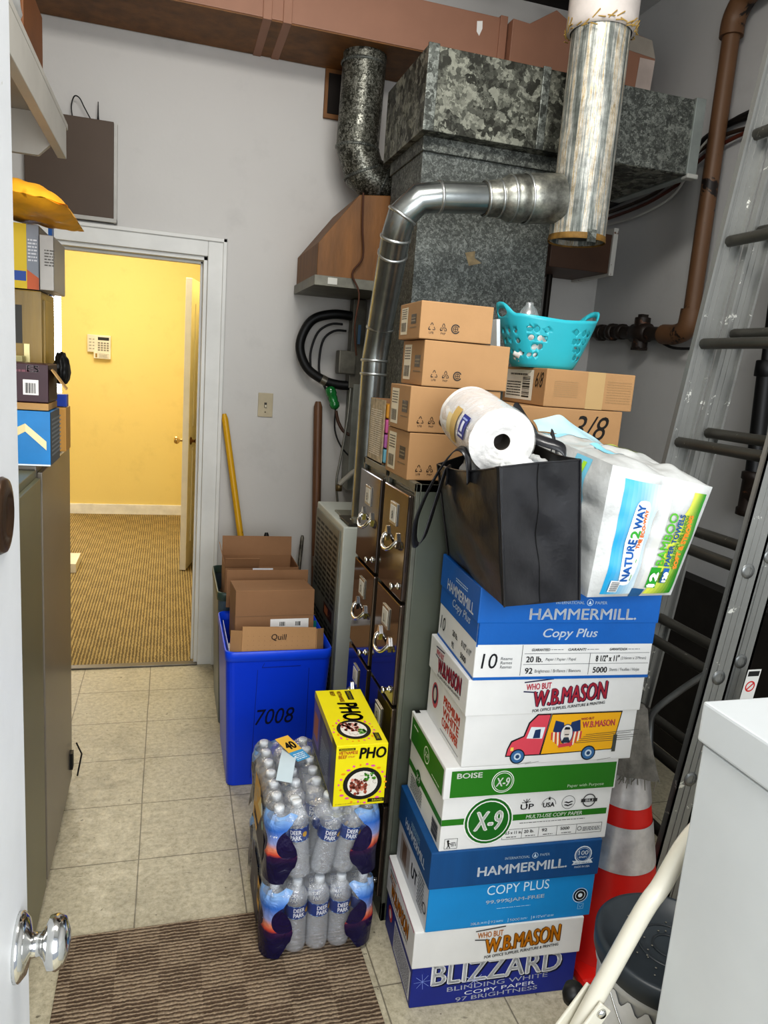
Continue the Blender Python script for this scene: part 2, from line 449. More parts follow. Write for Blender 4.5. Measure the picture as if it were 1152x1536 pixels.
# hall door, standing open
dr = thing('door_1', 'white panelled hall door standing open beyond the doorway', 'door'); dr['kind'] = 'structure'
dr.location = (.30, 6.12, 0); dr.rotation_euler = (0, 0, math.atan2(-.78, -.185)+0)
m_d = mat('e9e6da', .35, 0, .05)
MB().box(0, .80, -.022, .022, .01, 2.06, m_d).box(.1, .68, .022, .028, .2, .9, m_d).box(.1, .68, .022, .028, 1.05, 1.9, m_d).build('panel', dr, .003)
dr['kind'] = 'structure'
for sgn, mm in ((1, mat('6b4a2a', .3, .7)), (-1, mat('d0b070', .2, .8))):
    T = Matrix.Translation((.735, sgn*.022, .95)) @ Matrix.Rotation(-sgn*PI/2, 4, 'X')
    MB().lathe([(.0, 0), (.028, 0), (.026, .006), (.010, .012), (.010, .03), (.026, .042), (.030, .055), (.024, .068), (0, .072)], (0, 0, 0), mm, 20, T).build('knob', dr)
for z in (.25, 1.05, 1.8): MB().box(-.012, .012, .02, .034, z-.05, z+.05, mat('3a3128', .4, .6)).build('hinge', dr, .002)
k = MB().box(-.01, .04, .022, .028, .9, 1.0, mat('d0b070', .2, .8)).build('latch_plate', dr)

# entry door at the camera's side
ed = thing('door_2', 'white chipped entry door opened flat to the left with chrome knob', 'door'); ed['kind'] = 'structure'
ed.location = (-.125, .70, 0)
M_white_chip = chipped('eef0f2', 'b9b5a8', .66, 9, .45, 0, 'chipped_white_paint')
MB().box(-.045, 0, -.86, 0, .01, 2.1, M_white_chip).build('panel', ed, .004)
T = Matrix.Translation((0, -.055, 1.005)) @ Matrix.Rotation(PI/2, 4, 'Y')
kb = MB().lathe([(0, 0), (.030, 0), (.030, .004), (.024, .009), (.011, .012), (.010, .020), (.014, .023), (.023, .027), (.0245, .034), (.021, .041), (.010, .045), (0, .0455)], (0, 0, 0), M_chrome, 28, T).build('knob', ed)
T = Matrix.Translation((0, -.075, 1.415)) @ Matrix.Rotation(PI/2, 4, 'Y')
MB().lathe([(0, 0), (.031, 0), (.029, .004), (.018, .006), (.016, .003), (0, .003)], (0, 0, 0), mat('4a3626', .35, .5), 24, T).build('deadbolt', ed)
MB().box(-.034, -.008, -.001, .0015, .9, 1.03, mat('b8b8b4', .3, .8)).build('latch_plate', ed)

# ------------------------------------------------------------------ copy paper boxes
BW, BD, BH = .44, .285, .2195
def paper_box(label, x, y, z, deg, base_c, lid_c, side_c=None, split=.56, w=BW, lid_in=WHITE):
    t = thing('copy_paper_box', label, 'box', (x, y, z), math.radians(deg), 'stacked copy paper boxes')
    base = MB().box(0, w, 0, BD, 0, BH-.006, base_c, b=.003).build('base', t)
    e = .004
    lid = MB().box(-e, w+e, -e, BD+e, BH*split, BH, lid_c, b=.003).build('lid', t)
    pf = lambda off=0: Print((0, -off, 0), (1, 0, 0), (0, 0, 1))
    ps = lambda off=0: Print((-off, BD, 0), (0, -1, 0), (0, 0, 1))
    return t, base, lid, pf, ps
e = .004
m_wb = mat('e6e6e4', .6, 0, .04, 5, .08, 15, name='white_carton'); m_bl1 = mat('1b2d8c', .5, 0, .1, 5); m_cyan = mat('1590d2', .5, 0, .06, 4)
m_dkb = mat('0d4f86', .55, 0, .08, 4, .15, 90, streak=(6, 6, .2)); m_blu = mat('0c63b4', .5, 0, .08, 4, .1, 80)
def wbmason(p, u, v, s, fill, outline, edge, who, sub=True, white=True):
    """slanted WHO BUT / W.B. MASON emblem about 1.0*s wide"""
    f = lambda a, b: (a, b*(1+.18*a)+.42*a)
    for dx, dy in ((-.006, -.004), (.006, -.004), (.010, -.008), (-.004, .004)):
        p.text('W.B.MASON', u+.12*s+dx*s, v+.06*s+dy*s, .86*s, .175*s, outline, 2, .016, 0, 0, f)
    p.text('W.B.MASON', u+.12*s, v+.06*s, .86*s, .175*s, fill, 3, .010, 0, 0, f)
    p.text('WHO BUT', u+.02*s, v+.255*s, .29*s, .07*s, who, 3, .012, 0, .05)
    p.line((u-.01*s, v+.24*s), (u+.16*s, v+.225*s), .003, edge, 2); p.line((u-.01*s, v+.345*s), (u+.33*s, v+.38*s), .003, edge, 2)
    if sub: p.text('FOR OFFICE SUPPLIES, FURNITURE & PRINTING', u+.12*s, v-.01*s, .86*s, .035*s, '30343c', 3, .01, 0, 0, lambda a, b: (a, b*1.1+2.1*a))
# A  blizzard
t, base, lid, pf, ps = paper_box('white lidded carton with orange mason lettering over dark blue base, on the floor', .598, 1.445, 0, -4, m_bl1, m_wb, split=.53)
p = pf()
f = lambda a, b: (a, b+.12*a)
for dx, dy, c_, L in ((.004, -.004, '101a3a', 1), (0, 0, 'eef0f4', 2)):
    p.text('BLIZZARD', .052+dx, .060+dy, .345, .058, c_, L, .02, 0, 0, f)
p.text('BLINDING WHITE', .095, .037, .27, .013, 'e8ecf6', 2, .004, 0, .045)
p.text('COPY PAPER', .142, .022, .19, .011, 'e8ecf6', 2, .002, 0, .045)
p.text('97 BRIGHTNESS', .120, .005, .22, .012, 'e8ecf6', 2, .006, 0, .045)
for a in range(8):
    an = a*PI/4+.1
    p.line((.165, .062), (.165+.028*math.cos(an), .062+.02*math.sin(an)), .0012, 'cfd8ff', 3)
    p.line((.028, .075), (.028+.022*math.cos(an), .075+.022*math.sin(an)), .001, '8fa4e8', 3)
p.build('front_print', base)
p = pf(e); wbmason(p, .155, .128, .23, 'f39c12', '6a3b10', '3a3a3a', 'd8904a'); p.build('front_print', lid)
p = ps(e); wbmason(p, .03, .126, .21, 'f39c12', '6a3b10', '3a3a3a', 'd8904a'); p.line((.0, .217), (.285, .217), .003, 'c02060', 2); p.build('side_print', lid)
p = ps(); p.disc(.05, .075, .022, 'c83c4a', 1); p.disc(.05, .075, .012, 'e8e0d8', 2); p.rect(.10, .012, .275, .095, 'dfe0e6', 1); p.scrib(.105, .016, .16, .074, '3a4060', 2); p.build('side_print', base)
# B  jam-free
t, base, lid, pf, ps = paper_box('dark blue lidded carton with cyan base, second up from the floor', .618, 1.437, BH, -3, m_cyan, m_dkb, split=.55)
p = pf()
p.text('COPY PLUS', .150, .088, .165, .026, 'd8eefc', 2, 0, 0, .02)
p.text("99.99%JAM-FREE", .150, .060, .155, .013, 'e8f4fc', 2, .012, 0, .02)
p.scrib(.18, .047, .09, .003, 'bfe2f6', 2, 1)
p.text('20LB.', .115, .008, .026, .007, 'e8f4fc', 2, .01); p.text('92', .168, .008, .013, .007, 'e8f4fc', 2, .01); p.text('5000', .219, .008, .027, .007, 'e8f4fc', 2, .01); p.text('8 1/2"x11"', .282, .009, .036, .007, 'e8f4fc', 2)
for u in (.142, .183, .248, .32): p.scrib(u, .009, .018, .006, 'bfe2f6', 2, 2)
for u in (.163, .214, .277): p.rect(u, .006, u+.001, .017, 'e8f4fc', 2)
p.disc(.405, .062, .018, '101418', 2); p.ring(.405, .062, .021, .0015, 'e8f4fc', 2); p.ring(.405, .062, .014, .002, 'e8f4fc', 3); p.disc(.405, .062, .006, 'e8f4fc', 3)
p.frame(.402, .022, .418, .038, .001, 'a8dcf8', 2); p.line((.406, .032), (.410, .026), .001, 'a8dcf8', 2); p.line((.410, .026), (.415, .034), .001, 'a8dcf8', 2)
p.build('front_print', base)
p = pf(e)
p.text('HAMMERMILL.', .118, .146, .235, .025, 'eef4fa', 2, .015, 0, .02)
p.text('INTERNATIONAL', .185, .186, .065, .007, 'c8dcec', 2, .01); p.text('PAPER', .277, .188, .026, .007, 'c8dcec', 2, .01)
p.ring(.264, .191, .008, .0012, 'c8dcec', 2); p.poly([(.260, .187), (.268, .187), (.264, .197)], 'c8dcec', 2)
p.disc(.395, .182, .024, 'd5dde4', 1, seg=16); p.disc(.395, .182, .0205, m_dkb, 2); p.ring(.395, .182, .0185, .001, 'd5dde4', 3)
p.text('100', .382, .181, .026, .012, 'eef4fa', 3, .015); p.scrib(.383, .172, .023, .006, 'd5dde4', 3, 2)
p.poly([(.366, .155), (.424, .157), (.418, .166), (.424, .171), (.398, .163), (.366, .167), (.371, .161)], 'd5dde4', 4); p.scrib(.374, .158, .04, .003, '2a4a6a', 5, 1)
p.text('MADE IN USA', .375, .145, .042, .0055, 'eef4fa', 2, .012)
p.build('front_print', lid)
p = ps(e); p.text('HAMMERMILL', .07, .146, .18, .024, 'eef4fa', 2, .014); p.scrib(.12, .175, .08, .018, '9cc0d8', 2, 3); p.build('side_print', lid)
p = ps(); p.rect(.0, .0, .285, .118, 'c9ccd0', 0); p.rect(.03, .02, .12, .10, '9a9490', 1); p.rect(.05, .03, .09, .09, '6f5848', 2); p.text('UT', .14, .05, .05, .035, '20242c', 2, .03); p.scrib(.20, .02, .05, .09, '484c54', 2, 9); p.ring(.262, .05, .014, .004, '22262e', 2); p.build('side_print', base)
# C  X-9
t, base, lid, pf, ps = paper_box('white carton with green lid band and round green emblem, third up', .632, 1.436, BH*2, -2.6, m_wb, m_wb, split=.63)
GR = '2a7a1a'
p = pf()
p.rect(0, .068, .432, .084, GR, 1); p.disc(.118, .073, .063, WHITE, 2); p.disc(.118, .073, .060, '1a6a1c', 3); p.disc(.118, .073, .054, WHITE, 4); p.disc(.118, .073, .051, '1a6a1c', 5)
p.text('X-9', .083, .049, .070, .050, 'f6f8f2', 6, .02, .12); p.text('MULTI-USE COPY PAPER', .215, .0712, .150, .0095, 'f6f8f2', 3, .015, .15)
p.scrib(.20, .058, .175, .0035, '4a4a4a', 2, 1)
for u, (a_, w_) in zip((.165, .215, .262, .312), (('8.5 x 11 in.', .044), ('20 lb.', .026), ('92', .014), ('5000', .024))):
    p.text(a_, u, .032-.0, w_, .008, '202020', 2, .012); p.scrib(u+.004, .022, .026, .004, '4a4a4a', 2, 1)
p.frame(.158, .018, .425, .045, .0009, '303030', 1)
for u in (.209, .253, .302, .355): p.rect(u, .018, u+.0009, .045, '303030', 1)
p.ring(.364, .032, .006, .0015, '505050', 2); p.scrib(.373, .024, .048, .012, '505050', 2, 3)
p.frame(.012, .006, .045, .033, .001, '303030', 1); p.disc(.021, .027, .003, '202020', 2); p.line((.021, .025), (.023, .015), .004, '202020', 2); p.line((.023, .016), (.019, .008), .002, '202020', 2); p.line((.023, .016), (.027, .008), .002, '202020', 2); p.line((.022, .022), (.03, .018), .002, '202020', 2); p.scrib(.029, .012, .013, .012, '404040', 2, 3)
# four emblems
p.text('UP', .198, .096, .034, .014, '2a2a2a', 2, .01); p.line((.212, .106), (.212, .124), .002, '2a2a2a', 2)
for dx, dy in ((-.009, .012), (.008, .014), (.011, .007), (-.012, .005)): p.line((.212, .114), (.212+dx, .110+dy), .0016, '2a2a2a', 2)
p.ring(.272, .104, .019, .0012, '2a2a2a', 2, 0, PI); p.text('USA', .257, .098, .030, .012, '202020', 2, .02); p.poly([(.272+.004*math.cos(PI/2+i*PI/5)*(1 if i % 2 == 0 else .45)*1.2, .121+.005*math.sin(PI/2+i*PI/5)*(1 if i % 2 == 0 else .45)*1.2) for i in range(10)], '202020', 3)
p.ring(.324, .107, .018, .001, '2a2a2a', 2)
for i in range(4): p.poly([(.312, .100+i*.004), (.324, .096+i*.004), (.337, .101+i*.004), (.325, .105+i*.004)], '3a3a3a' if i % 2 == 0 else 'e8e8e8', 2+i)
p.ring(.380, .108, .018, .003, '505050', 2); p.rect(.358, .104, .402, .113, '3a3a3a', 3); p.text('BLI', .370, .1055, .020, .0065, 'f0f0f0', 4, .02)
p.build('front_print', base)
p = pf(e)
p.rect(.012, .143, .445-.006, .211, GR, 1)
p.text('BOISE', .026, .192, .062, .013, 'f6f8f2', 3, .05); p.disc(.142, .177, .0285, WHITE, 2); p.disc(.142, .177, .0265, '2a7a1c', 3); p.disc(.142, .177, .024, WHITE, 4); p.disc(.142, .177, .0225, '2a7a1c', 5)
p.text('X-9', .125, .166, .034, .022, 'f6f8f2', 6, .015, .12); p.text('Paper with Purpose', .313, .148, .098, .010, 'eef4e8', 3, .004)
p.build('front_print', lid)
p = ps(e); p.rect(.012, .143, .28, .211, GR, 1); p.ring(.15, .175, .022, .003, 'e8f0e0', 2); p.text('X-9', .137, .167, .026, .016, 'e8f0e0', 2, .02); p.scrib(.03, .19, .04, .010, 'e8f0e0', 2, 1); p.scrib(.20, .150, .06, .006, 'e8f0e0', 2, 1); p.build('side_print', lid)
p = ps(); p.rect(0, .066, .285, .084, GR, 1); p.scrib(.03, .012, .10, .045, '505050', 2, 6); p.bars(.22, .012, .045, .045, '303030', 2, 14, False); p.disc(.09, .075, .022, '1a6a1c', 2); p.text('X-9', .075, .066, .030, .018, WHITE, 3, .02); p.build('side_print', base)
q = Print((-e, BD+e, BH), (0, -1, 0), (1, 0, 0)); q.rect(.0, .006, .018, .02, '151515', 1); q.build('top_mark', lid)
# D  truck
t, base, lid, pf, ps = paper_box('white carton printed with a small yellow and red delivery truck, fourth up', .664, 1.43, BH*3, -3, m_wb, m_wb, split=.59)
p = pf(e); wbmason(p, .135, .136, .215, 'd8445a', '26284e', '26284e', 'd8445a'); p.build('front_print', lid)
p = ps(e); wbmason(p, .05, .136, .2, 'd8445a', '26284e', '26284e', 'd8445a'); p.build('side_print', lid)
p = pf()
y0 = .022
p.poly([(.196, y0), (.385, y0+.006), (.400, y0+.106), (.215, y0+.106)], '1c1c20', 1)
p.poly([(.198, y0+.003), (.383, y0+.008), (.397, y0+.103), (.216, y0+.103)], 'f2b51c', 2)
p.poly([(.107, y0), (.196, y0), (.214, y0+.106), (.178, y0+.106), (.158, y0+.085), (.148, y0+.052), (.118, y0+.040), (.110, y0+.02)], '1c1c20', 1)
p.poly([(.110, y0+.003), (.194, y0+.003), (.211, y0+.103), (.180, y0+.103), (.161, y0+.083), (.151, y0+.050), (.121, y0+.037), (.113, y0+.02)], 'dc5060', 2)
p.poly([(.156, y0+.045), (.196, y0+.043), (.201, y0+.072), (.165, y0+.074)], 'e8f0f4', 3); p.poly([(.172, y0+.045), (.190, y0+.045), (.190, y0+.068), (.176, y0+.066)], '1c3a66', 4)
p.poly([(.118, y0+.015), (.126, y0+.015), (.126, y0+.024), (.119, y0+.024)], 'f6d060', 4)
for cx in (.138, .322):
    p.disc(cx, y0, .019, '16222e', 3); p.disc(cx, y0, .016, '3e6fa0', 4); p.disc(cx, y0, .009, 'c8d8e4', 5); p.disc(cx, y0, .005, '2a4a70', 6)
p.rect(.384, y0, .394, y0+.045, '4a4e4a', 3)
for sgn in (-1, 1):
    p.poly([(.258+sgn*.004, y0+.05), (.258+sgn*.036, y0+.060), (.258+sgn*.032, y0+.088), (.258+sgn*.010, y0+.082)], '203a6a', 3)
    for i in range(5): p.poly([(.258+sgn*(.012+i*.006), y0+.018+i*.005), (.258+sgn*(.015+i*.006), y0+.018+i*.005), (.258+sgn*(.020+i*.005), y0+.058), (.258+sgn*(.016+i*.005), y0+.058)], 'd04454' if i % 2 == 0 else 'f2ece6', 4)
p.disc(.258, y0+.052, .0155, 'e8e6e0', 5, .024); p.ring(.258, y0+.052, .017, .002, '24406a', 6, ry=.026)
p.disc(.258, y0+.056, .008, 'd9cfc4', 6, .012); p.poly([(.250, y0+.064), (.266, y0+.064), (.264, y0+.070), (.253, y0+.071)], '22262c', 7); p.rect(.253, y0+.050, .264, y0+.0525, '22262c', 7)
p.poly([(.246, y0+.030), (.270, y0+.030), (.264, y0+.044), (.252, y0+.044)], '2a3a4c', 6); p.poly([(.240, y0+.018), (.276, y0+.022), (.276, y0+.031), (.240, y0+.027)], 'd04454', 7)
p.text('W.B.MASON', .298, y0+.066, .085, .016, '7a2430', 4, .012, 0, .04); p.text('W.B.MASON', .2985, y0+.067, .085, .015, 'e05a66', 5, .003, 0, .04); p.text('WHO BUT', .292, y0+.086, .034, .006, 'b43848', 4, .02, 0, .05)
for i in range(5): p.line((.285+.006*i, y0+.028+i*.005), (.43+.01*(i % 3)+.012*(i == 4), y0+.032+i*.006), .0011, '4a4a46', 5)
for dx in (.03, .05, .24): p.line((.11+dx, y0-.021), (.145+dx, y0-.016), .001, '8a8a86', 2)
p.build('front_print', base)
p = ps(); p.disc(.06, .075, .026, 'cc5560', 1, .034); p.disc(.06, .078, .018, '2a3650', 2, .026); p.disc(.06, .078, .011, 'd9cfc4', 3, .018)
for i, s_ in enumerate(('PREMIUM', 'WHITE', 'COPY PAPER')): p.text(s_, .13, .085-i*.028, .12, .022, 'e0502a', 2, .03)
p.rect(.12, .012, .26, .014, '808080', 1); p.build('side_print', base)
# E  copy plus
t, base, lid, pf, ps = paper_box('bright blue lidded carton with white data strip, topmost of the paper stack', .668, 1.424, BH*4, -4, m_wb, m_blu, split=.62)
p = pf()
p.rect(0, .085, .44, .155, m_blu, 1); p.rect(0, 0, .44, .007, '0c63b4', 1); p.rect(0, .08, .0035, .155, '0c63b4', 1)
p.text('Copy Plus', .158, .096, .135, .027, 'eaf3fb', 3, .008, .2)
p.text('10', .016, .028, .038, .036, '15181c', 2, .0, .1)
for i, s_ in enumerate(('Reams', 'Rames', 'Resmas')): p.text(s_, .062, .048-i*.010, .028, .007, '55585c', 2, 0, .1)
p.rect(.112, .010, .113, .084, '15181c', 1); p.rect(.118, .062, .435, .063, '606468', 1); p.rect(.118, .036, .435, .037, '606468', 1); p.rect(.282, .010, .283, .062, '15181c', 1)
for u, s_ in ((.135, 'GUARANTEED'), (.225, 'GARANTI'), (.33, 'GARANTIZADA')): p.text(s_, u, .069, .045, .006, '303438', 2, .012, .15); p.scrib(u+.048, .0705, .03, .003, '70747a', 2, 1)
p.text('20 lb.', .124, .042, .040, .014, '15181c', 2, .012); p.text('Paper / Papier / Papel', .172, .043, .075, .009, '55585c', 2)
p.text('92', .124, .014, .018, .014, '15181c', 2, .012); p.text('Brightness / Brillance / Blancura', .148, .014, .115, .010, '55585c', 2)
p.text('8 1/2" x 11"', .298, .042, .060, .015, '15181c', 2, .012); p.text('(216mm x 279mm)', .362, .044, .066, .009, '55585c', 2)
p.text('5000', .294, .014, .036, .014, '15181c', 2, .012); p.text('Sheets / Feuilles / Hojas', .336, .015, .078, .010, '55585c', 2)
p.build('front_print', base)
p = pf(e); p.text('HAMMERMILL.', .118, .146, .265, .026, 'f2f6fa', 3, .014); p.text('HAMMERMILL.', .118, .146, .265, .026, 'f2f6fa', 3, .014)
p.ring(.262, .187, .008, .0012, 'c8dcec', 2); p.poly([(.258, .183), (.266, .183), (.262, .192)], 'c8dcec', 2); p.text('PAPER', .275, .183, .03, .007, 'c8dcec', 2, .01); p.text('INTERNATIONAL', .178, .183, .07, .007, 'c8dcec', 2, .01)
p.build('front_print', lid)
p = ps(e); p.text('HAMMERMILL', .06, .146, .20, .026, 'f2f6fa', 3, .014); p.scrib(.12, .182, .09, .012, 'c8dcec', 2, 2); p.build('side_print', lid)
p = ps(); p.rect(0, .090, .285, .155, m_blu, 1); p.rect(0, 0, .285, .007, '0c63b4', 1); p.text('Copy Plus', .10, .108, .135, .026, 'eaf3fb', 3, .008, .2)
p.text('10', .02, .028, .038, .036, '15181c', 2, 0, .1); p.text('20 lb.', .12, .045, .040, .014, '15181c', 2, .012); p.text('8 1/2" x 11"', .19, .045, .07, .015, '15181c', 2, .012); p.text('5000', .19, .016, .040, .014, '15181c', 2, .012); p.text('92', .12, .016, .018, .014, '15181c', 2, .012)
p.build('side_print', base)
# ------------------------------------------------------------------ file cabinets
CX, CZ = .607, 1.272
m_cab = mat('5f645a', .38, .25, .08, 3, .04, 15, name='olive_grey_enamel')
m_frt = mat('5b5048', .09, .75, .10, 4, .03, 8, name='glossy_drawer_front'); m_top = mat('6f7066', .4, .2, .2, 6)
def file_cabinet(label, y0, w):
    t = thing('file_cabinet', label, 'cabinet', (CX, y0, 0), group='metal file cabinets side by side')
    b = MB(); b.box(.012, .64, 0, w-.004, 0, CZ, m_cab); b.box(.0, .64, 0, w-.004, CZ-.022, CZ, m_top); b.box(0, .012, 0, .014, 0, CZ, m_top); b.box(0, .012, w-.018, w-.004, 0, CZ, m_top); b.box(0, .012, 0, w-.004, 0, .06, m_cab)
    b.build('body', t, .002)
    ph = .295
    for i in range(4):
        z0 = .068+i*ph
        d = MB().box(-.012, .012, .016, w-.020, z0, z0+ph-.010, m_frt, b=.004).build('drawer', t)
        yc = w/2
        # label holder
        lh = MB(); lh.box(-.016, -.012, yc-.032, yc+.032, z0+.185, z0+.245, mat('b5b2aa', .25, .8)); lh.box(-.0175, -.016, yc-.024, yc+.024, z0+.193, z0+.237, mat('dedbd0', .6)); lh.build('label_holder', d, .001)
        Print((-.0178, yc+.024, z0+.193), (0, -1, 0), (0, 0, 1)).text(random.choice(['A', 'L', '8', 'B', 'S']), .018, .008, .012, .022, '2b2b2b', 1).build('label_mark', d)
        hd = MB(); pts = [(-.012, yc-.05, z0+.150), (-.022, yc-.052, z0+.142), (-.029, yc-.040, z0+.128), (-.033, yc-.02, z0+.119), (-.034, yc, z0+.117), (-.033, yc+.02, z0+.119), (-.029, yc+.040, z0+.128), (-.022, yc+.052, z0+.142), (-.012, yc+.05, z0+.150)]
        hd.tube(pts, [.006, .0055, .005, .0055, .006, .0055, .005, .0055, .006], M_chrome, 10)
        for s_ in (-1, 1):
            y = yc+s_*.048
            hd.prism([(-.0125, y-.004, z0+.170), (-.0125, y+.004, z0+.170), (-.0125, y+.014, z0+.150), (-.0125, y+.004, z0+.128), (-.0125, y-.004, z0+.128), (-.0125, y-.014, z0+.150)], (-.005, 0, 0), M_chrome)
        hd.build('handle', d)
        T = Matrix.Translation((-.012, .045, z0+.035)) @ Matrix.Rotation(-PI/2, 4, 'Y')
        MB().lathe([(0, 0), (.010, 0), (.009, .004), (.004, .006), (.004, .014), (.009, .018), (.009, .024), (0, .026)], (0, 0, 0), M_chrome, 14, T).build('latch', d)
    return t
file_cabinet('nearer file cabinet with glossy brown drawer fronts, olive side behind the copy paper stack', 1.742, .262)
file_cabinet('farther file cabinet with glossy drawer fronts, next to the louvred furnace', 2.006, .275)

# ------------------------------------------------------------------ toner cartons on the cabinets
def recycle(p, u, v, s, col='2a2118'):
    q = [(u, v), (u+s, v), (u+s/2, v+s*.95)]
    for i in range(3):
        a, b = q[i], q[(i+1) % 3]; f_ = lambda t_: (a[0]+(b[0]-a[0])*t_, a[1]+(b[1]-a[1])*t_)
        p.line(f_(.05), f_(.40), .0016, col, 1); p.line(f_(.60), f_(.95), .0016, col, 1)
    p.line((u+s*.05, v), (u+s*.25, v+s*.0), .003, col, 1)
labs = ['tan cardboard toner carton with corner symbols, topmost of the stack on the cabinets', 'tan cardboard toner carton, widest one, second from the top on the cabinets',
        'tan cardboard toner carton, third from the top, behind the wrapped paper roll', 'tan cardboard toner carton resting on the cabinet top, lowest of its stack']
for (x, z, w, h, dp, rz), lb in zip([(.600, 1.634, .194, .094, .20, -2), (.617, 1.517, .235, .116, .19, -1), (.590, 1.398, .250, .118, .18, 0), (.597, CZ, .250, .125, .19, 1)], labs):
    t = thing('toner_carton', lb, 'box', (x, 1.80, z), math.radians(rz), 'toner cartons on the cabinets')
    MB().box(0, w, 0, dp, 0, h-.001, M_card, b=.0025).build('carton', t)
    p = Print((0, 0, 0), (1, 0, 0), (0, 0, 1)); k = .022
    recycle(p, k, .024, .019); p.text('LFB', k+.003, .014, .012, .005, '2a2118', 1)
    recycle(p, k+.031, .024, .019); p.text('PAP', k+.034, .014, .013, .005, '2a2118', 1); p.text('20', k+.036, .027, .009, .007, '2a2118', 1)
    cx = k+.073; p.ring(cx, .030, .012, .003, '2a2118', 1, .5, 5.8); p.ring(cx, .030, .007, .0015, '2a2118', 1); p.line((cx-.007, .03), (cx+.007, .03), .0015, '2a2118', 1); p.line((cx, .023), (cx, .037), .0015, '2a2118', 1)
    p.build('front_print', t)
    p = Print((0, dp, 0), (0, -1, 0), (0, 0, 1)); p.rect(.02, .012, .085, h-.012, 'd9cfb6', 1); p.scrib(.026, h*.55, .05, h*.3, '4b4436', 2, 5); p.bars(.026, .02, .05, h*.25, '3a3428', 2, 16)
    p.rect(.118, h*.40, .165, h*.66, '3d3327', 1); p.scrib(.122, h*.45, .038, h*.15, '8a7c64', 2, 2); p.scrib(.11, h*.28, .06, .006, '6b5a40', 1, 1); p.build('side_label', t)

# opened tray with small packs left of the toner cartons
t = thing('display_tray', 'narrow upright cardboard tray with crinkled film, left of the toner cartons', 'tray', (.607, 2.085, CZ))
b = MB(); b.box(0, .004, 0, .16, 0, .19, mat('b9a98c', .7, 0, .3, 40, .6, 70, name='crinkled_board')); b.box(0, .10, .156, .16, 0, .19, M_cardD); b.box(0, .10, 0, .16, 0, .004, M_cardD); b.box(.096, .10, 0, .16, 0, .12, M_cardD); b.build('tray', t)
p = Print((0, .16, 0), (0, -1, 0), (0, 0, 1)); p.scrib(.02, .02, .12, .14, 'e6dfd0', 1, 22); p.build('film_wrap', t)
for i, (c_, c2, nm) in enumerate([('7fc4d8', 'd8eef4', 'pale blue'), ('c070b8', 'f0c8e4', 'violet pink'), ('d86aa8', 'f6d8ea', 'bright pink'), ('e0a030', 'c860a8', 'orange and pink')]):
    o = thing('snack_pack', 'small %s packet in the upright tray beside the toner cartons' % nm, 'packet', (.613, 2.072+.004, CZ+.006+i*.044), group='packets in the display tray')
    MB().box(0, .07, 0, .07, 0, .041, mat(c_, .35), b=.005).build('packet', o)
    p = Print((0, 0, 0), (1, 0, 0), (0, 0, 1))
    if i == 3: p.disc(.03, .022, .013, 'f2c22e', 1)
    else: p.rect(.008, .018, .05, .031, c2, 1)
    p.scrib(.01, .008, .045, .006, 'ffffff', 2, 1); p.build('front_print', o)

# shipping boxes 3/8 and 6/8
def ship(lbl, x, y, z, w, d, h, fn, fs):
    t = thing('shipping_box', lbl, 'box', (x, y, z)); MB().box(0, w, 0, d, 0, h, M_card, b=.003).build('carton', t)
    p = Print((0, 0, 0), (1, 0, 0), (0, 0, 1)); fn(p); p.build('front_print', t)
    p = Print((0, d, 0), (0, -1, 0), (0, 0, 1)); fs(p); p.build('side_label', t)
def marker(p, s, u, v, w, h):
    p.text(s, u, v, w, h, '17110c', 2, -.005, .35)
def f38(p):
    p.rect(.02, .03, .085, .15, 'cdb58a', 1); marker(p, '3/8', .215, .110, .125, .075); p.line((.21, .10), (.30, .20), .0, '17110c', 2); p.line((.225, .098), (.26, .104), .004, '17110c', 2)
ship('lower tan shipping box marked 3/8, under the 6/8 box', .966, 2.0, CZ, .385, .30, .204, f38, lambda p: p.rect(.24, .05, .29, .15, 'cdb58a', 1))
def f68(p): p.rect(.14, 0, .20, .112, 'b89a6c', 1); p.scrib(.03, .03, .08, .05, 'a3825a', 1, 8); p.scrib(.21, .02, .085, .07, 'a3825a', 1, 9)
def s68(p):
    p.rect(.02, .012, .21, .105, 'e6e2d6', 1); p.scrib(.03, .02, .10, .05, '3c3a36', 2, 6); p.bars(.14, .02, .05, .07, '26241f', 2, 18, False); p.scrib(.05, .085, .12, .012, '3c3a36', 2, 1)
    marker(p, '6/8', .225, .055, .05, .045)
ship('upper tan shipping box with white address label marked 6/8, under the turquoise basket', 1.075, 2.0, CZ+.206, .305, .29, .112, f68, s68)
ob = MB(); ob.box(0, .12, 0, .04, 0, .012, M_card); o = ob.build('cardboard_offcut'); o.location = (1.18, 2.30-.06, CZ+.318+.0005); o.rotation_euler = (0, 0, .1)
tag(o, 'small loose cardboard strip lying behind the basket', 'cardboard')

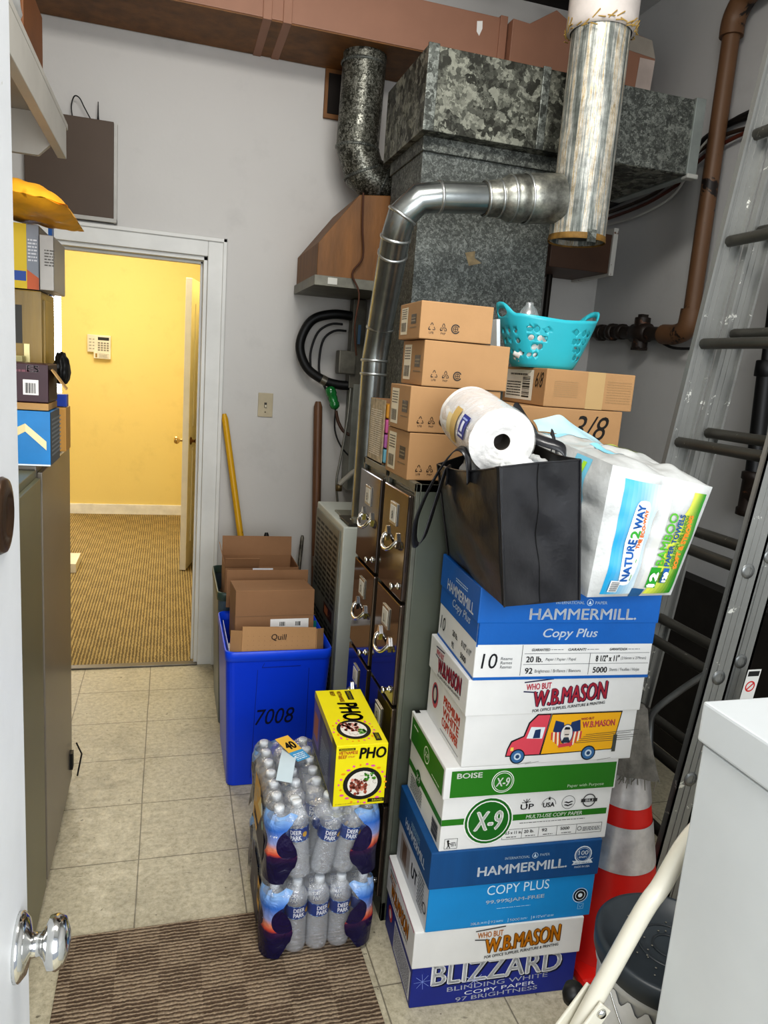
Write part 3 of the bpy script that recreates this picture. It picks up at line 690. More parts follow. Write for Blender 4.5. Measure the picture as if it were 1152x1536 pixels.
# ------------------------------------------------------------------ turquoise basket
def basket():
    t = thing('laundry_basket', 'turquoise flexible plastic basket with round holes and two ear handles', 'basket', (1.135, 2.15, CZ+.319))
    m_t = mat('38b6c4', .32, 0, .04, name='turquoise_plastic')
    H = .155
    def surf(r0, off):
        rings = []
        for k in range(15):
            s = k/14; z = (s if s < 1 else 1)*H
            rx = .092+.062*s**.8-off; ry = .072+.042*s**.8-off; ring = []
            for j in range(64):
                a = 2*PI*j/64
                cx = math.copysign(abs(math.cos(a))**.72, math.cos(a)); cy = math.copysign(abs(math.sin(a))**.72, math.sin(a))
                ear = max(0, abs(math.cos(a))-.90)/.10
                zz = z+(ear**1.3)*.035*max(0, (s-.75)/.25)**1.5-.010*max(0, 1-abs(math.cos(a))*1.2)*s
                ro = 1+.10*(ear**1.5)*max(0, (s-.75)/.25)
                ring.append((rx*cx*ro, ry*cy, zz+(off if k == 0 else 0)))
            rings.append(ring)
        return rings
    m = MB(); A = surf(0, 0); B = surf(0, .003)
    m.loft(A+B[::-1], m_t, caps=True)
    o = m.build('tub', t, weld=True)
    cut = MB()
    for sx in (-1, 1):
        for u, v in ((.045, .10), (.060, .075), (.075, .10), (.055, .05), (.070, .048), (.085, .075), (.062, .025), (.078, .025), (.095, .10), (.045, .073)):
            T = Matrix.Translation((sx*(u+.005), 0, v+.012)) @ Matrix.Rotation(PI/2, 4, 'X'); r = .0085 if v > .03 else .0065
            cut.lathe([(r, -.2), (r, .2)], (0, 0, 0), m_t, 16, T, caps=True)
        for v, y in ((.14, 0), ):
            T = Matrix.Translation((sx*.165, 0, H+.004)) @ Matrix.Rotation(PI/2, 4, 'Y')
            cut.lathe([(.013, -.06), (.013, .06)], (0, 0, 0), m_t, 20, T @ Matrix.Diagonal((1, 2.6, 1, 1)), caps=True)
        for a_ in (-.05, -.02, .02, .05):
            for v in (.04, .075, .105):
                T = Matrix.Translation((0, a_, v)) @ Matrix.Rotation(PI/2, 4, 'Y'); cut.lathe([(.007, sx*.06), (.007, sx*.3)], (0, 0, 0), m_t, 14, T, caps=True)
    co = cut.build('cutter', weld=True); co.parent = t
    bo = o.modifiers.new('b', 'BOOLEAN'); bo.object = co; bo.operation = 'DIFFERENCE'; bo.solver = 'EXACT'; bo.use_self = True
    dg = bpy.context.evaluated_depsgraph_get(); dg.update()
    me = bpy.data.meshes.new_from_object(o.evaluated_get(dg)); o.modifiers.clear(); o.data = me; bpy.data.objects.remove(co)
basket()
ZB = CZ+.319+.004
def blob(name, c, r, mt, label, cat, seed=0, amp=.25, fr=3., grp=None, parent=None, sub=4, ret=False, pieces=None):
    bm = bmesh.new(); bmesh.ops.create_icosphere(bm, subdivisions=sub, radius=1)
    for v in bm.verts:
        n = v.co.normalized(); k = 1+amp*noise.fractal(n*fr+Vector((seed, seed*1.7, 0)), 1., 2., 4)
        v.co = Vector((n.x*r[0]*k, n.y*r[1]*k, n.z*r[2]*k))
        if v.co.z < -r[2]*.8: v.co.z = -r[2]*.8
    o = MB().bm(bm, mt, None, True).build(name, parent); o.location = c
    if not parent: tag(o, label, cat, grp)
    return o
M_wplas = mat('dcdedd', .3, 0, .06, 10, .5, 25, coat=.3, name='white_plastic_bag')
blob('plastic_bag', (1.08, 2.13, ZB+.045), (.055, .045, .052), mat('e9e6e0', .4, 0, .05, 8, .3, 30), 'crumpled white bag inside the turquoise basket', 'bag', 1)
bt = thing('plastic_bottle', 'clear squat plastic bottle top poking above the basket rim', 'bottle', (1.08, 2.17, ZB+.12)); MB().lathe([(0, 0), (.026, 0), (.034, .01), (.034, .03), (.026, .052), (.013, .066), (.012, .075)], (0, 0, 0), glassy('cloudy_bottle', (.9, .92, .9, 1), .25, .2), 20).build('body', bt)
blob('dark_pouch', (1.17, 2.15, ZB+.04), (.05, .04, .045), mat('3a2a2c', .5), 'dark pouch seen through the basket holes', 'pouch', 4)
tg = MB().box(-.006, .006, 0, .05, 0, .10, mat('d4dade', .4), b=.002).build('paper_packet'); tg.location = (.935, 2.10, CZ+.40); tg.rotation_euler = (0, -.12, 0)
tag(tg, 'pale paper packet wedged upright at the left of the turquoise basket', 'packet')
tg.location = (.968, 2.12, CZ+.355)

# ------------------------------------------------------------------ black shopping bag with roll and towels
def tote():
    t = thing('shopping_bag', 'black reusable shopping bag with two handles leaning on the paper boxes', 'bag', (0, 0, 0))
    m_k = mat('2a2a2d', .34, 0, .3, 6, .9, 11, name='black_laminated_fabric', coat=.15)
    z0 = BH*5+.002
    # bottom / top corners: near-left, near-right, far-right, far-left
    Bt = [Vector(p) for p in ((.655, 1.285, z0), (.846, 1.318, z0), (.852, 1.70, z0), (.690, 1.69, z0))]
    Tp = [Vector(p) for p in ((.605, 1.27, 1.385), (.795, 1.30, 1.402), (.852, 1.66, 1.412), (.628, 1.66, 1.335))]
    def pt(s, v, off=0):
        i = int(s) % 4; f = s-int(s); a = Bt[i].lerp(Bt[(i+1) % 4], f); b = Tp[i].lerp(Tp[(i+1) % 4], f); p = a.lerp(b, v)
        side = (Tp[i]-Bt[i]).cross(Bt[(i+1) % 4]-Bt[i]).normalized()
        k = math.sin(PI*f)
        bulge = {0: -.010*math.sin(PI*v)-.006*(1-abs(2*f-1))**.7, 1: .004, 2: .0, 3: .014*math.sin(PI*v)}[i]*k
        w_ = .004*noise.noise(Vector((s*4, v*5, 1)))*k+.003*math.sin(v*14+s*9)*k
        n = Vector((side.x, side.y, 0)).normalized()*-1
        c_ = Vector((.74, 1.49, p.z)); 
        if n.dot(p-c_) < 0: n = -n
        dip = -.012*k*(v**3) if i in (1, 3) else 0
        return p+n*(bulge+w_+off)+Vector((0, 0, dip))
    m = MB(); m.grid(lambda u, v: pt(u*4 % 4, v), 96, 28, m_k, closeu=True)
    m.grid(lambda u, v: pt(u*4 % 4, .04+.96*v, -.0025), 96, 28, mat('0c0c0d', .7, 0, .1), closeu=True)
    m.add([Bt[0], Bt[1], Bt[2], Bt[3]], [(3, 2, 1, 0)], m_k)
    m.build('body', t, fixn=False)
    q = MB()
    for i in range(4): q.tube([pt(i+.0001, v/10, .0015) for v in range(11)], .0022, m_k, 6)
    q.tube([pt(s/24, 1, .001) for s in range(96)], .002, m_k, 6, closed=True); q.build('piping', t)
    q = MB(); q.tube([pt(.5, v/12, .001) for v in range(13)], .0009, mat('0a0a0a', .6), 6); q.build('crease', t)
    def strap(pts, wd, name='handle'):
        # ribbon
        P = [Vector(p) for p in pts]; vs = []; fs = []
        # catmull subdivision
        Q = []
        for i in range(len(P)-1):
            p0, p1, p2, p3 = P[max(i-1, 0)], P[i], P[i+1], P[min(i+2, len(P)-1)]
            for k in range(8):
                u = k/8; Q.append(.5*((2*p1)+(p2-p0)*u+(2*p0-5*p1+4*p2-p3)*u*u+(3*p1-p0-3*p2+p3)*u**3))
        Q.append(P[-1]); wv = Vector(wd)
        for i, p in enumerate(Q): vs += [p-wv, p+wv]
        for i in range(len(Q)-1): fs.append((2*i, 2*i+1, 2*i+3, 2*i+2))
        o = MB().add(vs, fs, m_k, True).build(name, t); s_ = o.modifiers.new('s', 'SOLIDIFY'); s_.thickness = .002; return o
    # drooping handle outside the far-left side
    strap([(.612, 1.42, 1.33), (.606, 1.43, 1.385), (.590, 1.46, 1.395), (.560, 1.49, 1.33), (.535, 1.52, 1.23), (.545, 1.545, 1.165), (.575, 1.57, 1.17), (.600, 1.58, 1.25), (.622, 1.58, 1.34), (.630, 1.59, 1.30)], (.009, .010, .004))
    strap([(.820, 1.40, 1.36), (.815, 1.40, 1.41), (.775, 1.43, 1.425), (.745, 1.48, 1.44), (.742, 1.52, 1.475), (.765, 1.55, 1.488), (.800, 1.56, 1.455), (.835, 1.57, 1.42), (.850, 1.58, 1.37)], (.005, .008, .010))
    strap([(.835, 1.45, 1.37), (.828, 1.47, 1.42), (.835, 1.50, 1.44), (.855, 1.52, 1.42), (.858, 1.54, 1.36)], (.006, .010, .006), 'loop')
tote()
def roll():
    t = thing('paper_roll_pack', 'white quilted paper roll in clear wrap lying on the black bag', 'paper roll', (0, 0, 0))
    A = Vector((.679, 1.425, 1.418)); B = Vector((.700, 1.665, 1.455)); ax = (B-A).normalized()
    q = ax.to_track_quat('Z', 'Y').to_matrix().to_4x4(); T = Matrix.Translation(A) @ q; L = (B-A).length
    R = .072; m_p = mat('eceae6', .85, 0, .03, 20, .6, 110, name='quilted_paper')
    m = MB()
    def end(u, v):
        a = 2*PI*u; r = .018+(R-.018)*v
        z = -.004*math.sin(PI*v)+.003*noise.noise(Vector((r*math.cos(a)*60, r*math.sin(a)*60, 2)))+.0008*math.sin(60*v)
        return T @ Vector((r*math.cos(a)*1.02, r*math.sin(a), z))
    m.grid(end, 64, 14, m_p, closeu=True)
    m.grid(lambda u, v: T @ Vector(((R*(1+.012*math.sin(u*40)))*math.cos(2*PI*u)*1.02, R*math.sin(2*PI*u), v*L)), 64, 12, m_p, closeu=True)
    m.build('roll', t)
    c = MB(); c.lathe([(.018, 0), (.018, .05)], (0, 0, 0), mat('5d564f', .8), 24, T); c.lathe([(0, .045), (.018, .046)], (0, 0, 0), mat('3a3532', .8), 24, T); c.build('core', t)
    def wrap(u, v):
        a = 2*PI*u; n = 1+.03*noise.noise(Vector((math.cos(a)*3, math.sin(a)*3, v*5)))+.02
        s = v; r = (R*n)*(1 if s < .8 else math.cos((s-.8)/.2*PI/2)**.5 if s < 1 else .05)
        return T @ Vector((r*math.cos(a)*1.02, r*math.sin(a), -.003+s*(L+.03)))
    MB().grid(wrap, 72, 30, M_film, closeu=True).build('clear_wrap', t)
    # printed patches on the wrap (left, visible side)
    def warp(u, v, Ly):
        a = PI-.25+v/R; r = R*1.05+.0003*Ly
        return T @ Vector((r*math.cos(a)*1.02, r*math.sin(a), u))
    p = Print((0, 0, 0), (1, 0, 0), (0, 1, 0), warp)
    def cr(u0, v0, u1, v1, c_, Ly):
        n = 8
        for i in range(n): p.rect(u0, v0+(v1-v0)*i/n, u1, v0+(v1-v0)*(i+1)/n, c_, Ly)
    return T, R, L, t
Tq, Rq, Lq, tr_ = roll()
def roll_print():
    m = MB()
    def arc(a0, a1, z0, z1, mt, dr):
        m.grid(lambda u, v: Tq @ Vector(((Rq*1.055+dr)*math.cos(a0+(a1-a0)*v)*1.02, (Rq*1.055+dr)*math.sin(a0+(a1-a0)*v), z0+(z1-z0)*u)), 4, 10, mt)
    import itertools
    # find local angle facing world (-x, slightly up): test
    best = min((((Tq.to_3x3() @ Vector((math.cos(a/50), math.sin(a/50), 0))) - Vector((-.93, -.3, .15))).length, a/50) for a in range(314))[1]
    arc(best-.34, best+.34, .03, .075, ink('1d2f8c'), 0); arc(best-.14, best+.16, .045, .06, ink('dfe6f4'), .001); arc(best-.26, best-.20, .036, .068, ink('dfe6f4'), .001); arc(best+.20, best+.25, .036, .068, ink('9fb0e0'), .001)
    arc(best-.7, best+.4, .10, .14, ink('c9a860'), 0); arc(best-.5, best+.1, .14, .17, ink('e2cf9a'), 0)
    m.build('wrap_print', tr_)
roll_print()
for i, (c_, r_) in enumerate([((.72, 1.42, 1.36), (.042, .05, .030)), ((.79, 1.50, 1.345), (.05, .06, .04)), ((.71, 1.60, 1.27), (.055, .06, .10))]):
    blob('wrapped_goods', c_, r_, M_wplas, ['pale plastic wrapped bundle in the bag, beside the paper roll', 'pale wrapped bundle at the right inside the black bag', 'white wrapped bundle low inside the black bag'][i], 'bundle', i+5)

def towels():
    t = thing('paper_towel_pack', 'large plastic wrapped twelve roll paper towel pack printed blue and green', 'paper towels', (0, 0, 0))
    z0 = BH*5+.004
    # corners near bottom L,R ; near top L,R ; far ...
    NB = (Vector((.872, 1.33, z0)), Vector((1.085, 1.33, z0+.002))); NTp = (Vector((.885, 1.32, 1.392)), Vector((1.142, 1.32, 1.352)))
    dv = Vector((.012, .36, 0)); dt = Vector((-.0, .36, .035))
    def P(u, v, w_):
        a = NB[0].lerp(NB[1], u).lerp(NTp[0].lerp(NTp[1], u), v); d = dv.lerp(dt, v); p = a+d*w_
        return p
    def bul(x, n): return abs(math.sin(PI*x*n))**.5
    def face(fn, nu, nv, mt, m): m.grid(fn, nu, nv, mt)
    m_f = mat('c9cbc9', .35, 0, .12, 9, .8, 20, coat=.25, name='white_film'); m = MB()
    rl = lambda u, v, s: .006*noise.noise(Vector((u*6, v*6, s)))
    def front(u, v, off=0):
        e = (1-(2*abs(u-.5))**6)*(1-(2*abs(v-.5))**6)
        return P(u, v, 0)+Vector((0, -1, -.1))*(e*(.004+.016*bul(u, 2)+rl(u, v, 1))+off)
    def left(u, v, off=0):
        e = (1-(2*abs(u-.5))**6)*(1-(2*abs(v-.5))**6)
        return P(0, v, 1-u)+Vector((-1, 0, 0))*(e*(.003+.012*bul(v, 3)+rl(u, v, 2))+off)
    def top(u, v, off=0):
        e = (1-(2*abs(u-.5))**6)*(1-(2*abs(v-.5))**6)
        return P(u, 1, v)+Vector((0, 0, 1))*(e*(.004+.014*bul(u, 2)*bul(v+.1, 2)+rl(u, v, 3)*2)+off)
    def right(u, v): return P(1, v, u)+Vector((1, 0, 0))*(.012*bul(v, 3)*(1-(2*abs(u-.5))**6))
    def back(u, v): return P(1-u, v, 1)
    for f_, n in ((front, 40), (left, 40), (top, 40), (right, 20), (back, 10)): m.grid(f_, n, 40, m_f)
    m.grid(lambda u, v: P(u, 0, v), 4, 4, m_f); m.build('pack', t)
    # gathered film tail standing behind
    tl = MB(); tl.grid(lambda u, v: P(.0+.85*u, 1, .93)+Vector((.01*math.sin(u*9), .035*v, .004+.050*v*math.sin(PI*min(1, u*.9+.18))+.003*math.sin(u*11+v*4))), 40, 10, mat('b9dbe4', .3, 0, .1, 9, .3, 30, coat=.3))
    tl.build('film_tail', t)
    def gradient(col_a, col_b, k): 
        a, b = lin(col_a), lin(col_b); return mat(tuple(round(a[i]*(1-k)+b[i]*k, 3) for i in range(3)), .35, 0, 0)
    g = MB()
    def patch(fn, u0, u1, v0, v1, mt, L, nu=8, nv=12, edge=None):
        def f_(a, b):
            v = v0+(v1-v0)*b; uu0, uu1 = (edge(v) if edge else (u0, u1)); return fn(uu0+(uu1-uu0)*a, v, .0008+.0005*L)
        g.grid(f_, nu, nv, mt)
    # blue field, fading to white
    for i in range(10):
        k = i/10; patch(front, .12+.037*i, .12+.037*(i+1), .03, .93, gradient('2fa4d4', 'e0ecf0', k**1.3), 0, 2, 24)
    patch(front, .50, .60, .03, .93, mat('cfcfca', .3, 0, .1), 0, 2, 24)
    patch(front, .47, .60, .0, .08, ink('2a5e8c'), 1, 3, 3)
    # green crescent
    for i in range(8):
        k = i/8
        def ed(v, i=i):
            c0 = .66+.12*v-.10*(1-v)**2+.05*(2*v-1)**2; w_ = (.955-c0)/8
            return (c0+w_*i, c0+w_*(i+1))
        patch(front, 0, 0, .03, .93, gradient('e4ea60', '2a8f28', min(1, k*1.25)), 0, 2, 24, ed)
    # left side bamboo
    patch(left, .62, .80, .02, .98, ink('7cc4dc'), 0, 4, 20)
    for i, u in enumerate((.66, .72)): patch(left, u, u+.04, .05, .95, ink(['8cc63a', 'a8d840'][i]), 1+i, 2, 24)
    for v in (.2, .42, .64): patch(left, .65, .77, v, v+.012, ink('4e8a20'), 3, 4, 2)
    # top
    for i in range(6): patch(top, .05+.1*i, .15+.1*i, .72, .98, gradient('9fd6e8', 'e6ecee', i/6), 0, 3, 6)
    patch(top, .74, .98, .60, .96, ink('56a83a'), 0, 6, 6); patch(top, .68, .78, .55, .9, ink('c8dc6a'), 1, 4, 6)
    patch(top, .18, .40, .30, .48, ink('8fcfe0'), 0, 6, 6)
    g.build('film_print', t)
    class Fp(Print):
        pass
    def warp(u, v, L): return front(u, v, .0024+.0009*L)
    p = Print((0, 0, 0), (1, 0, 0), (0, 0, 1), warp)
    def oval(u0, u1, v0, v1, c_, L):
        pts = []
        for i in range(24):
            a = 2*PI*i/24; pts.append(((u0+u1)/2+(u1-u0)/2*math.copysign(abs(math.cos(a))**.5, math.cos(a)), (v0+v1)/2+(v1-v0)/2*math.copysign(abs(math.sin(a))**.5, math.sin(a))))
        mid = ((u0+u1)/2, (v0+v1)/2); K = 6
        for i in range(24):
            A_, B_ = pts[i], pts[(i+1) % 24]
            for k in range(K):
                q = lambda P_, t_: (mid[0]+(P_[0]-mid[0])*t_, mid[1]+(P_[1]-mid[1])*t_)
                p.poly([q(A_, k/K), q(A_, (k+1)/K), q(B_, (k+1)/K), q(B_, k/K)][(1 if k == 0 else 0):], c_, L)
    oval(.225, .42, .12, .80, 'f0f2f2', 1)
    # text runs upward: u axis text -> v
    vt = lambda s, u, v, w_, h_, c_, L=3, b=.012: p.text(s, u+h_, v, w_, h_, c_, L, b, 0, PI/2) if False else _vt(p, s, u, v, w_, h_, c_, L, b)
    def _vt(p, s, u, v, w_, h_, c_, L, b):
        vs, fs, _ = text_geo(s, 0); [p.add([p.P(u+h_*(1-bb)+dx, v+w_*aa+dy, L) for aa, bb in vs], fs, ink(c_)) for dx, dy in ((0, -b*.3), (0, b*.3), (b*.3, 0), (-b*.3, 0))]
    _vt(p, 'NATURE', .255, .16, .33, .085, '1b5ea8', 3, .012); _vt(p, '2', .255, .505, .06, .085, '3fae3a', 3, .012); _vt(p, 'WAY', .255, .58, .185, .085, '1b5ea8', 3, .012)
    _vt(p, 'THE ECO-WAY', .352, .42, .31, .036, 'e07a3a', 3, .01)
    _vt(p, 'BAMBOO', .605, .30, .44, .085, '58b030', 3, .008); _vt(p, 'PAPER TOWELS', .70, .30, .44, .052, '17518c', 4, .01)
    _vt(p, 'MADE FROM 100% BAMBOO', .762, .30, .44, .028, '2c7a2a', 4, .004); _vt(p, 'SOFT & STRONG', .80, .28, .46, .05, 'f08a2a', 4, .014)
    p.rect(.58, .10, .69, .28, '2ea02e', 2); _vt(p, '12', .59, .115, .12, .075, 'f6fbf0', 4, .03); p.rect(.715, .15, .775, .28, '1f5fa8', 3); _vt(p, '120', .725, .165, .08, .04, 'f6fbf0', 5, .02)
    _vt(p, 'MEGA', .69, .16, .09, .02, '0f5a1c', 4, .02)
    p.rect(.17, .06, .27, .16, 'f2f2f0', 3)
    for i in range(9): p.rect(.18, .068+i*.0095, .26, .073+i*.0095-(i % 2)*.002, '161616', 4)
    p.line((.375, .16), (.385, .34), .008, '3fae3a', 3)
    def lw(u, v, L): return left(u, v, .0030+.0003*L)
    p2 = Print((0, 0, 0), (1, 0, 0), (0, 0, 1), lw); p2.disc(.70, .80, .06, '1f6fb0', 1, .075); p2.disc(.70, .80, .05, 'e6f2f8', 2, .063); p2.rect(.665, .80, .735, .815, '1f6fb0', 3); p2.rect(.67, .775, .73, .79, '1f6fb0', 3)
    p.build('front_print', t); p2.build('side_badge', t)
towels()

# ------------------------------------------------------------------ recycling bins
def bin_(label, x0, x1, y0, y1, H, col, rimc, lean=.05, open_=True, mark=None, name='recycling_bin'):
    t = thing(name, label, 'bin', ((x0+x1)/2, (y0+y1)/2, 0)); w, d = (x1-x0), (y1-y0)
    m_b = mat(col, .32, 0, .05, 3, .03, 30); m_r = mat(rimc, .35, 0, .05)
    def ring(s, z, r=.03, in_=0):
        hw, hd = w/2*s-in_, d/2*s-in_; pts = []
        for cx, cy, a0 in ((hw-r, hd-r, 0), (-hw+r, hd-r, PI/2), (-hw+r, -hd+r, PI), (hw-r, -hd+r, 1.5*PI)):
            for k in range(6): a = a0+PI/2*k/5; pts.append((cx+r*math.cos(a), cy+r*math.sin(a), z))
        return pts
    s0 = 1-lean*2.4
    m = MB(); m.loft([ring(s0, 0.002), ring(1-lean*.35, H-.035)], m_b, caps=False, smooth=False)
    m.loft([ring(s0, .004, in_=.004), ring(1-lean*.35, H-.035, in_=.004)], m_b, caps=False, smooth=False)
    m.add(ring(s0, .003), [tuple(range(24))], m_b); m.add(ring(s0, .008, in_=.003), [tuple(range(24))], m_b)
    m.build('tub', t, fixn=True)
    r = MB(); r.loft([ring(1-lean*.35, H-.037, in_=-.001), ring(1.0, H-.034), ring(1.0, H-.004), ring(.99, H), ring(.965, H), ring(1-lean*.35, H-.036, in_=.006)], m_r, caps=False)
    r.build('rim', t)
    # front face frame
    fb = Vector((0, -d/2*s0, 0)); ft = Vector((0, -d/2*(1-lean*.35), H-.035))
    p = Print((-w/2, fb.y, 0), (1, 0, 0), ft-fb); 
    dk = mat('0a2aa0' if mark else col, .4, 0, 0)
    if mark:
        for u in (.30, .78): p.line((w*(u-.02*(1 if u < .5 else -1)), .03), (w*(u+.0), H-.07), .002, '0a2790', 1)
        p.line((w*.34, H-.062), (w*.70, H-.060), .003, '0a2790', 1); p.line((w*.34, H-.062), (w*.36, H-.045), .002, '0a2790', 1)
        p.text(mark, w*.30, H*.42+.02, w*.37, .062, '0a1238', 2, .002, .25, .03)
        p.build('marker_number', t)
    return t
bt_ = bin_('bright blue rectangular recycling bin marked 7008 in black', .205, .592, 2.47, 2.92, .535, '0e45dc', '1450e6', mark='7008')
r = MB(); r.box(-.028, .028, -.235, -.222, .45, .53, mat('1450e6', .35, 0, .05)); 
bin_('grey bin with dark green rim behind the blue recycling bin', .205, .585, 2.95, 3.38, .60, '50606a', '3d5148')
# contents
def obox(name, label, c, size, rot, mt, cat='box', fn=None, grp=None, open_top=False, flaps=()):
    t = thing(name, label, cat, c, rot=rot, group=grp); w, d, h = size
    m = MB()
    if open_top:
        k = .003
        m.box(0, w, 0, d, 0, k, mt); m.box(0, w, 0, k, 0, h, mt); m.box(0, w, d-k, d, 0, h, mt); m.box(0, k, 0, d, 0, h, mt); m.box(w-k, w, 0, d, 0, h, mt)
    else: m.box(0, w, 0, d, 0, h, mt, b=.002)
    m.build('carton', t)
    for f_ in flaps: MB().box(*f_[0], mt, T=f_[1]).build('flap', t)
    if fn: p = Print((0, 0, 0), (1, 0, 0), (0, 0, 1)); fn(p); p.build('front_print', t)
    return t
def fq(p):
    for i in range(12):
        for j_ in range(4): p.rect(.02+i*.02, .012+j_*.016, .022+i*.02, .0135+j_*.016, '7a5c3e', 1)
    p.text('Quill', .105, .045, .055, .024, '3a2a1c', 2, .006, .1, PI*0)
obox('small_mailer_box', 'flattened tan mailer with rows of dots at the front of the blue bin', (.262, 2.485, .525), (.27, .012, .095), (-.30, 0.05, .03), M_card, fn=fq, flaps=[((0, .06, -.003, 0, 0, .09), Matrix.Translation((.27, 0, 0)) @ Matrix.Rotation(.9, 4, 'Z')), ((-.05, 0, -.003, 0, 0, .08), Matrix.Rotation(-.8, 4, 'Z'))])
def fl(p):
    p.rect(.13, -.0, .275, .105, 'f0efec', 1); p.scrib(.15, .085, .03, .010, '222', 2, 2) if False else p.bars(.165, .078, .022, .016, '202020', 2, 8); p.bars(.225, .078, .022, .016, '202020', 2, 8)
    p.bars(.152, .018, .105, .026, '161616', 2, 34); p.scrib(.16, .05, .09, .012, '55524c', 2, 2)
    p.line((0, .118), (.30, .118), .002, '7d5f42', 1)
obox('shipping_carton', 'brown corrugated carton with white barcode label standing in the blue bin', (.248, 2.60, .50), (.295, .20, .215), (-.10, 0, .02), M_cardD, fn=fl)
def fb(p):
    p.rect(.115, .115, .20, .186, 'e9eaf0', 1); p.text('of Ben', .145, .140, .050, .018, '1c1c1c', 2, .004, 0, 0) ; p.scrib(.12, .165, .04, .015, '55524c', 2, 4)
obox('open_carton', 'open brown carton with raised flaps in the bin behind', (.235, 3.0, .505), (.31, .24, .19), (-.04, 0, -.02), M_cardD, fn=fb, open_top=True,
     flaps=[((0, .31, 0, .003, 0, .085), Matrix.Translation((0, .24, .19)) @ Matrix.Rotation(-.15, 4, 'X')), ((0, .003, 0, .24, 0, .06), Matrix.Translation((0, 0, .19)) @ Matrix.Rotation(-.25, 4, 'Y')), ((0, .14, -.003, 0, 0, .05), Matrix.Translation((0, 0, .19)) @ Matrix.Rotation(.5, 4, 'X'))])
sh = MB().box(0, .33, 0, .006, 0, .155, M_cardD, b=.001).build('cardboard_sheet'); sh.location = (.235, 2.885, .56); sh.rotation_euler = (-.03, 0, 0); tag(sh, 'flat brown cardboard sheet between the two bin cartons', 'cardboard')
blob('paper_scrap', (.24, 2.62, .46), (.02, .09, .035), mat('e8e6e2', .7), 'crumpled white paper at the left edge inside the blue bin', 'paper', 9)
pw = MB().box(0, .002, 0, .30, 0, .12, mat('eceaf0', .6)).build('paper_sheet'); pw.location = (.222, 2.55, .40); tag(pw, 'white paper sheet standing against the inner left of the blue bin', 'paper')
gf = MB().box(0, .04, 0, .004, 0, .10, mat('1c8a78', .5), b=.001).build('green_folder'); gf.location = (.545, 2.76, .44); tag(gf, 'green folder edge in the right of the blue bin', 'folder')
blob('dark_wrapper', (.565-.02, 2.64, .45), (.025, .09, .05), mat('1a2450', .35), 'dark blue wrapper at the right inside the blue bin', 'wrapper', 11)
fil = MB().box(.235, .56, 2.52, 2.86, .02, .36, mat('8a7a68', .9, 0, .3, 12, .5, 20)).build('waste_paper_pile'); tag(fil, 'pile of waste paper filling the lower blue bin', 'paper', kind='stuff')
fil = MB().box(.24, .55, 3.0, 3.33, .02, .50, mat('6a5a4a', .9, 0, .3, 12, .5, 20)).build('waste_paper_pile'); tag(fil, 'pile of waste paper filling the rear bin', 'paper', kind='stuff')
# ------------------------------------------------------------------ water packs
M_cap = mat('e4e8ea', .35, 0, 0); M_lab = mat('1c3f88', .3, 0, 0)
def bottle_meshes():
    prof = [(0, .002), (.024, 0), (.029, .005), (.0295, .012)]
    for i in range(7): z = .018+i*.012; prof += [(.0295, z), (.0272, z+.006)]
    prof += [(.0290, .100), (.0290, .142), (.0298, .148), (.0290, .156), (.024, .170), (.016, .180), (.0118, .185), (.0118, .190)]
    t = thing('proto', 'x', 'x')
    b = MB().lathe(prof, (0, 0, 0), M_bottle, 20).build('bottle', None)
    c = MB(); c.lathe([(0, .204), (.0125, .204), (.0132, .201), (.0132, .188), (.0, .188)], (0, 0, 0), M_cap, 16); c.build('cap', b)
    l = MB(); l.lathe([(.0297, .104), (.0297, .140)], (0, 0, 0), M_lab, 24)
    p = Print((0, 0, 0), (1, 0, 0), (0, 0, 1), lambda u, v, L: Vector(((.0299+.0002*L)*math.sin(u/.03), -(.0299+.0002*L)*math.cos(u/.03), v)))
    for a in (0, .0942):
        p.text('DEER', a-.016, .124, .030, .011, 'f2f4f8', 2, .02); p.text('PARK', a-.016, .109, .030, .012, 'f2f4f8', 2, .02)
        p.disc(a+.024, .122, .007, 'c89a30', 2)
    for i in range(12): u = -.094+.0157*i; p.rect(u, .104, u+.0157, .106, '8fb4e0', 1); p.rect(u, .138, u+.0157, .140, '8fb4e0', 1)
    l.build('label', b); p.build('label_lettering', b)
    bpy.data.objects.remove(t)
    return b
BT = bottle_meshes()
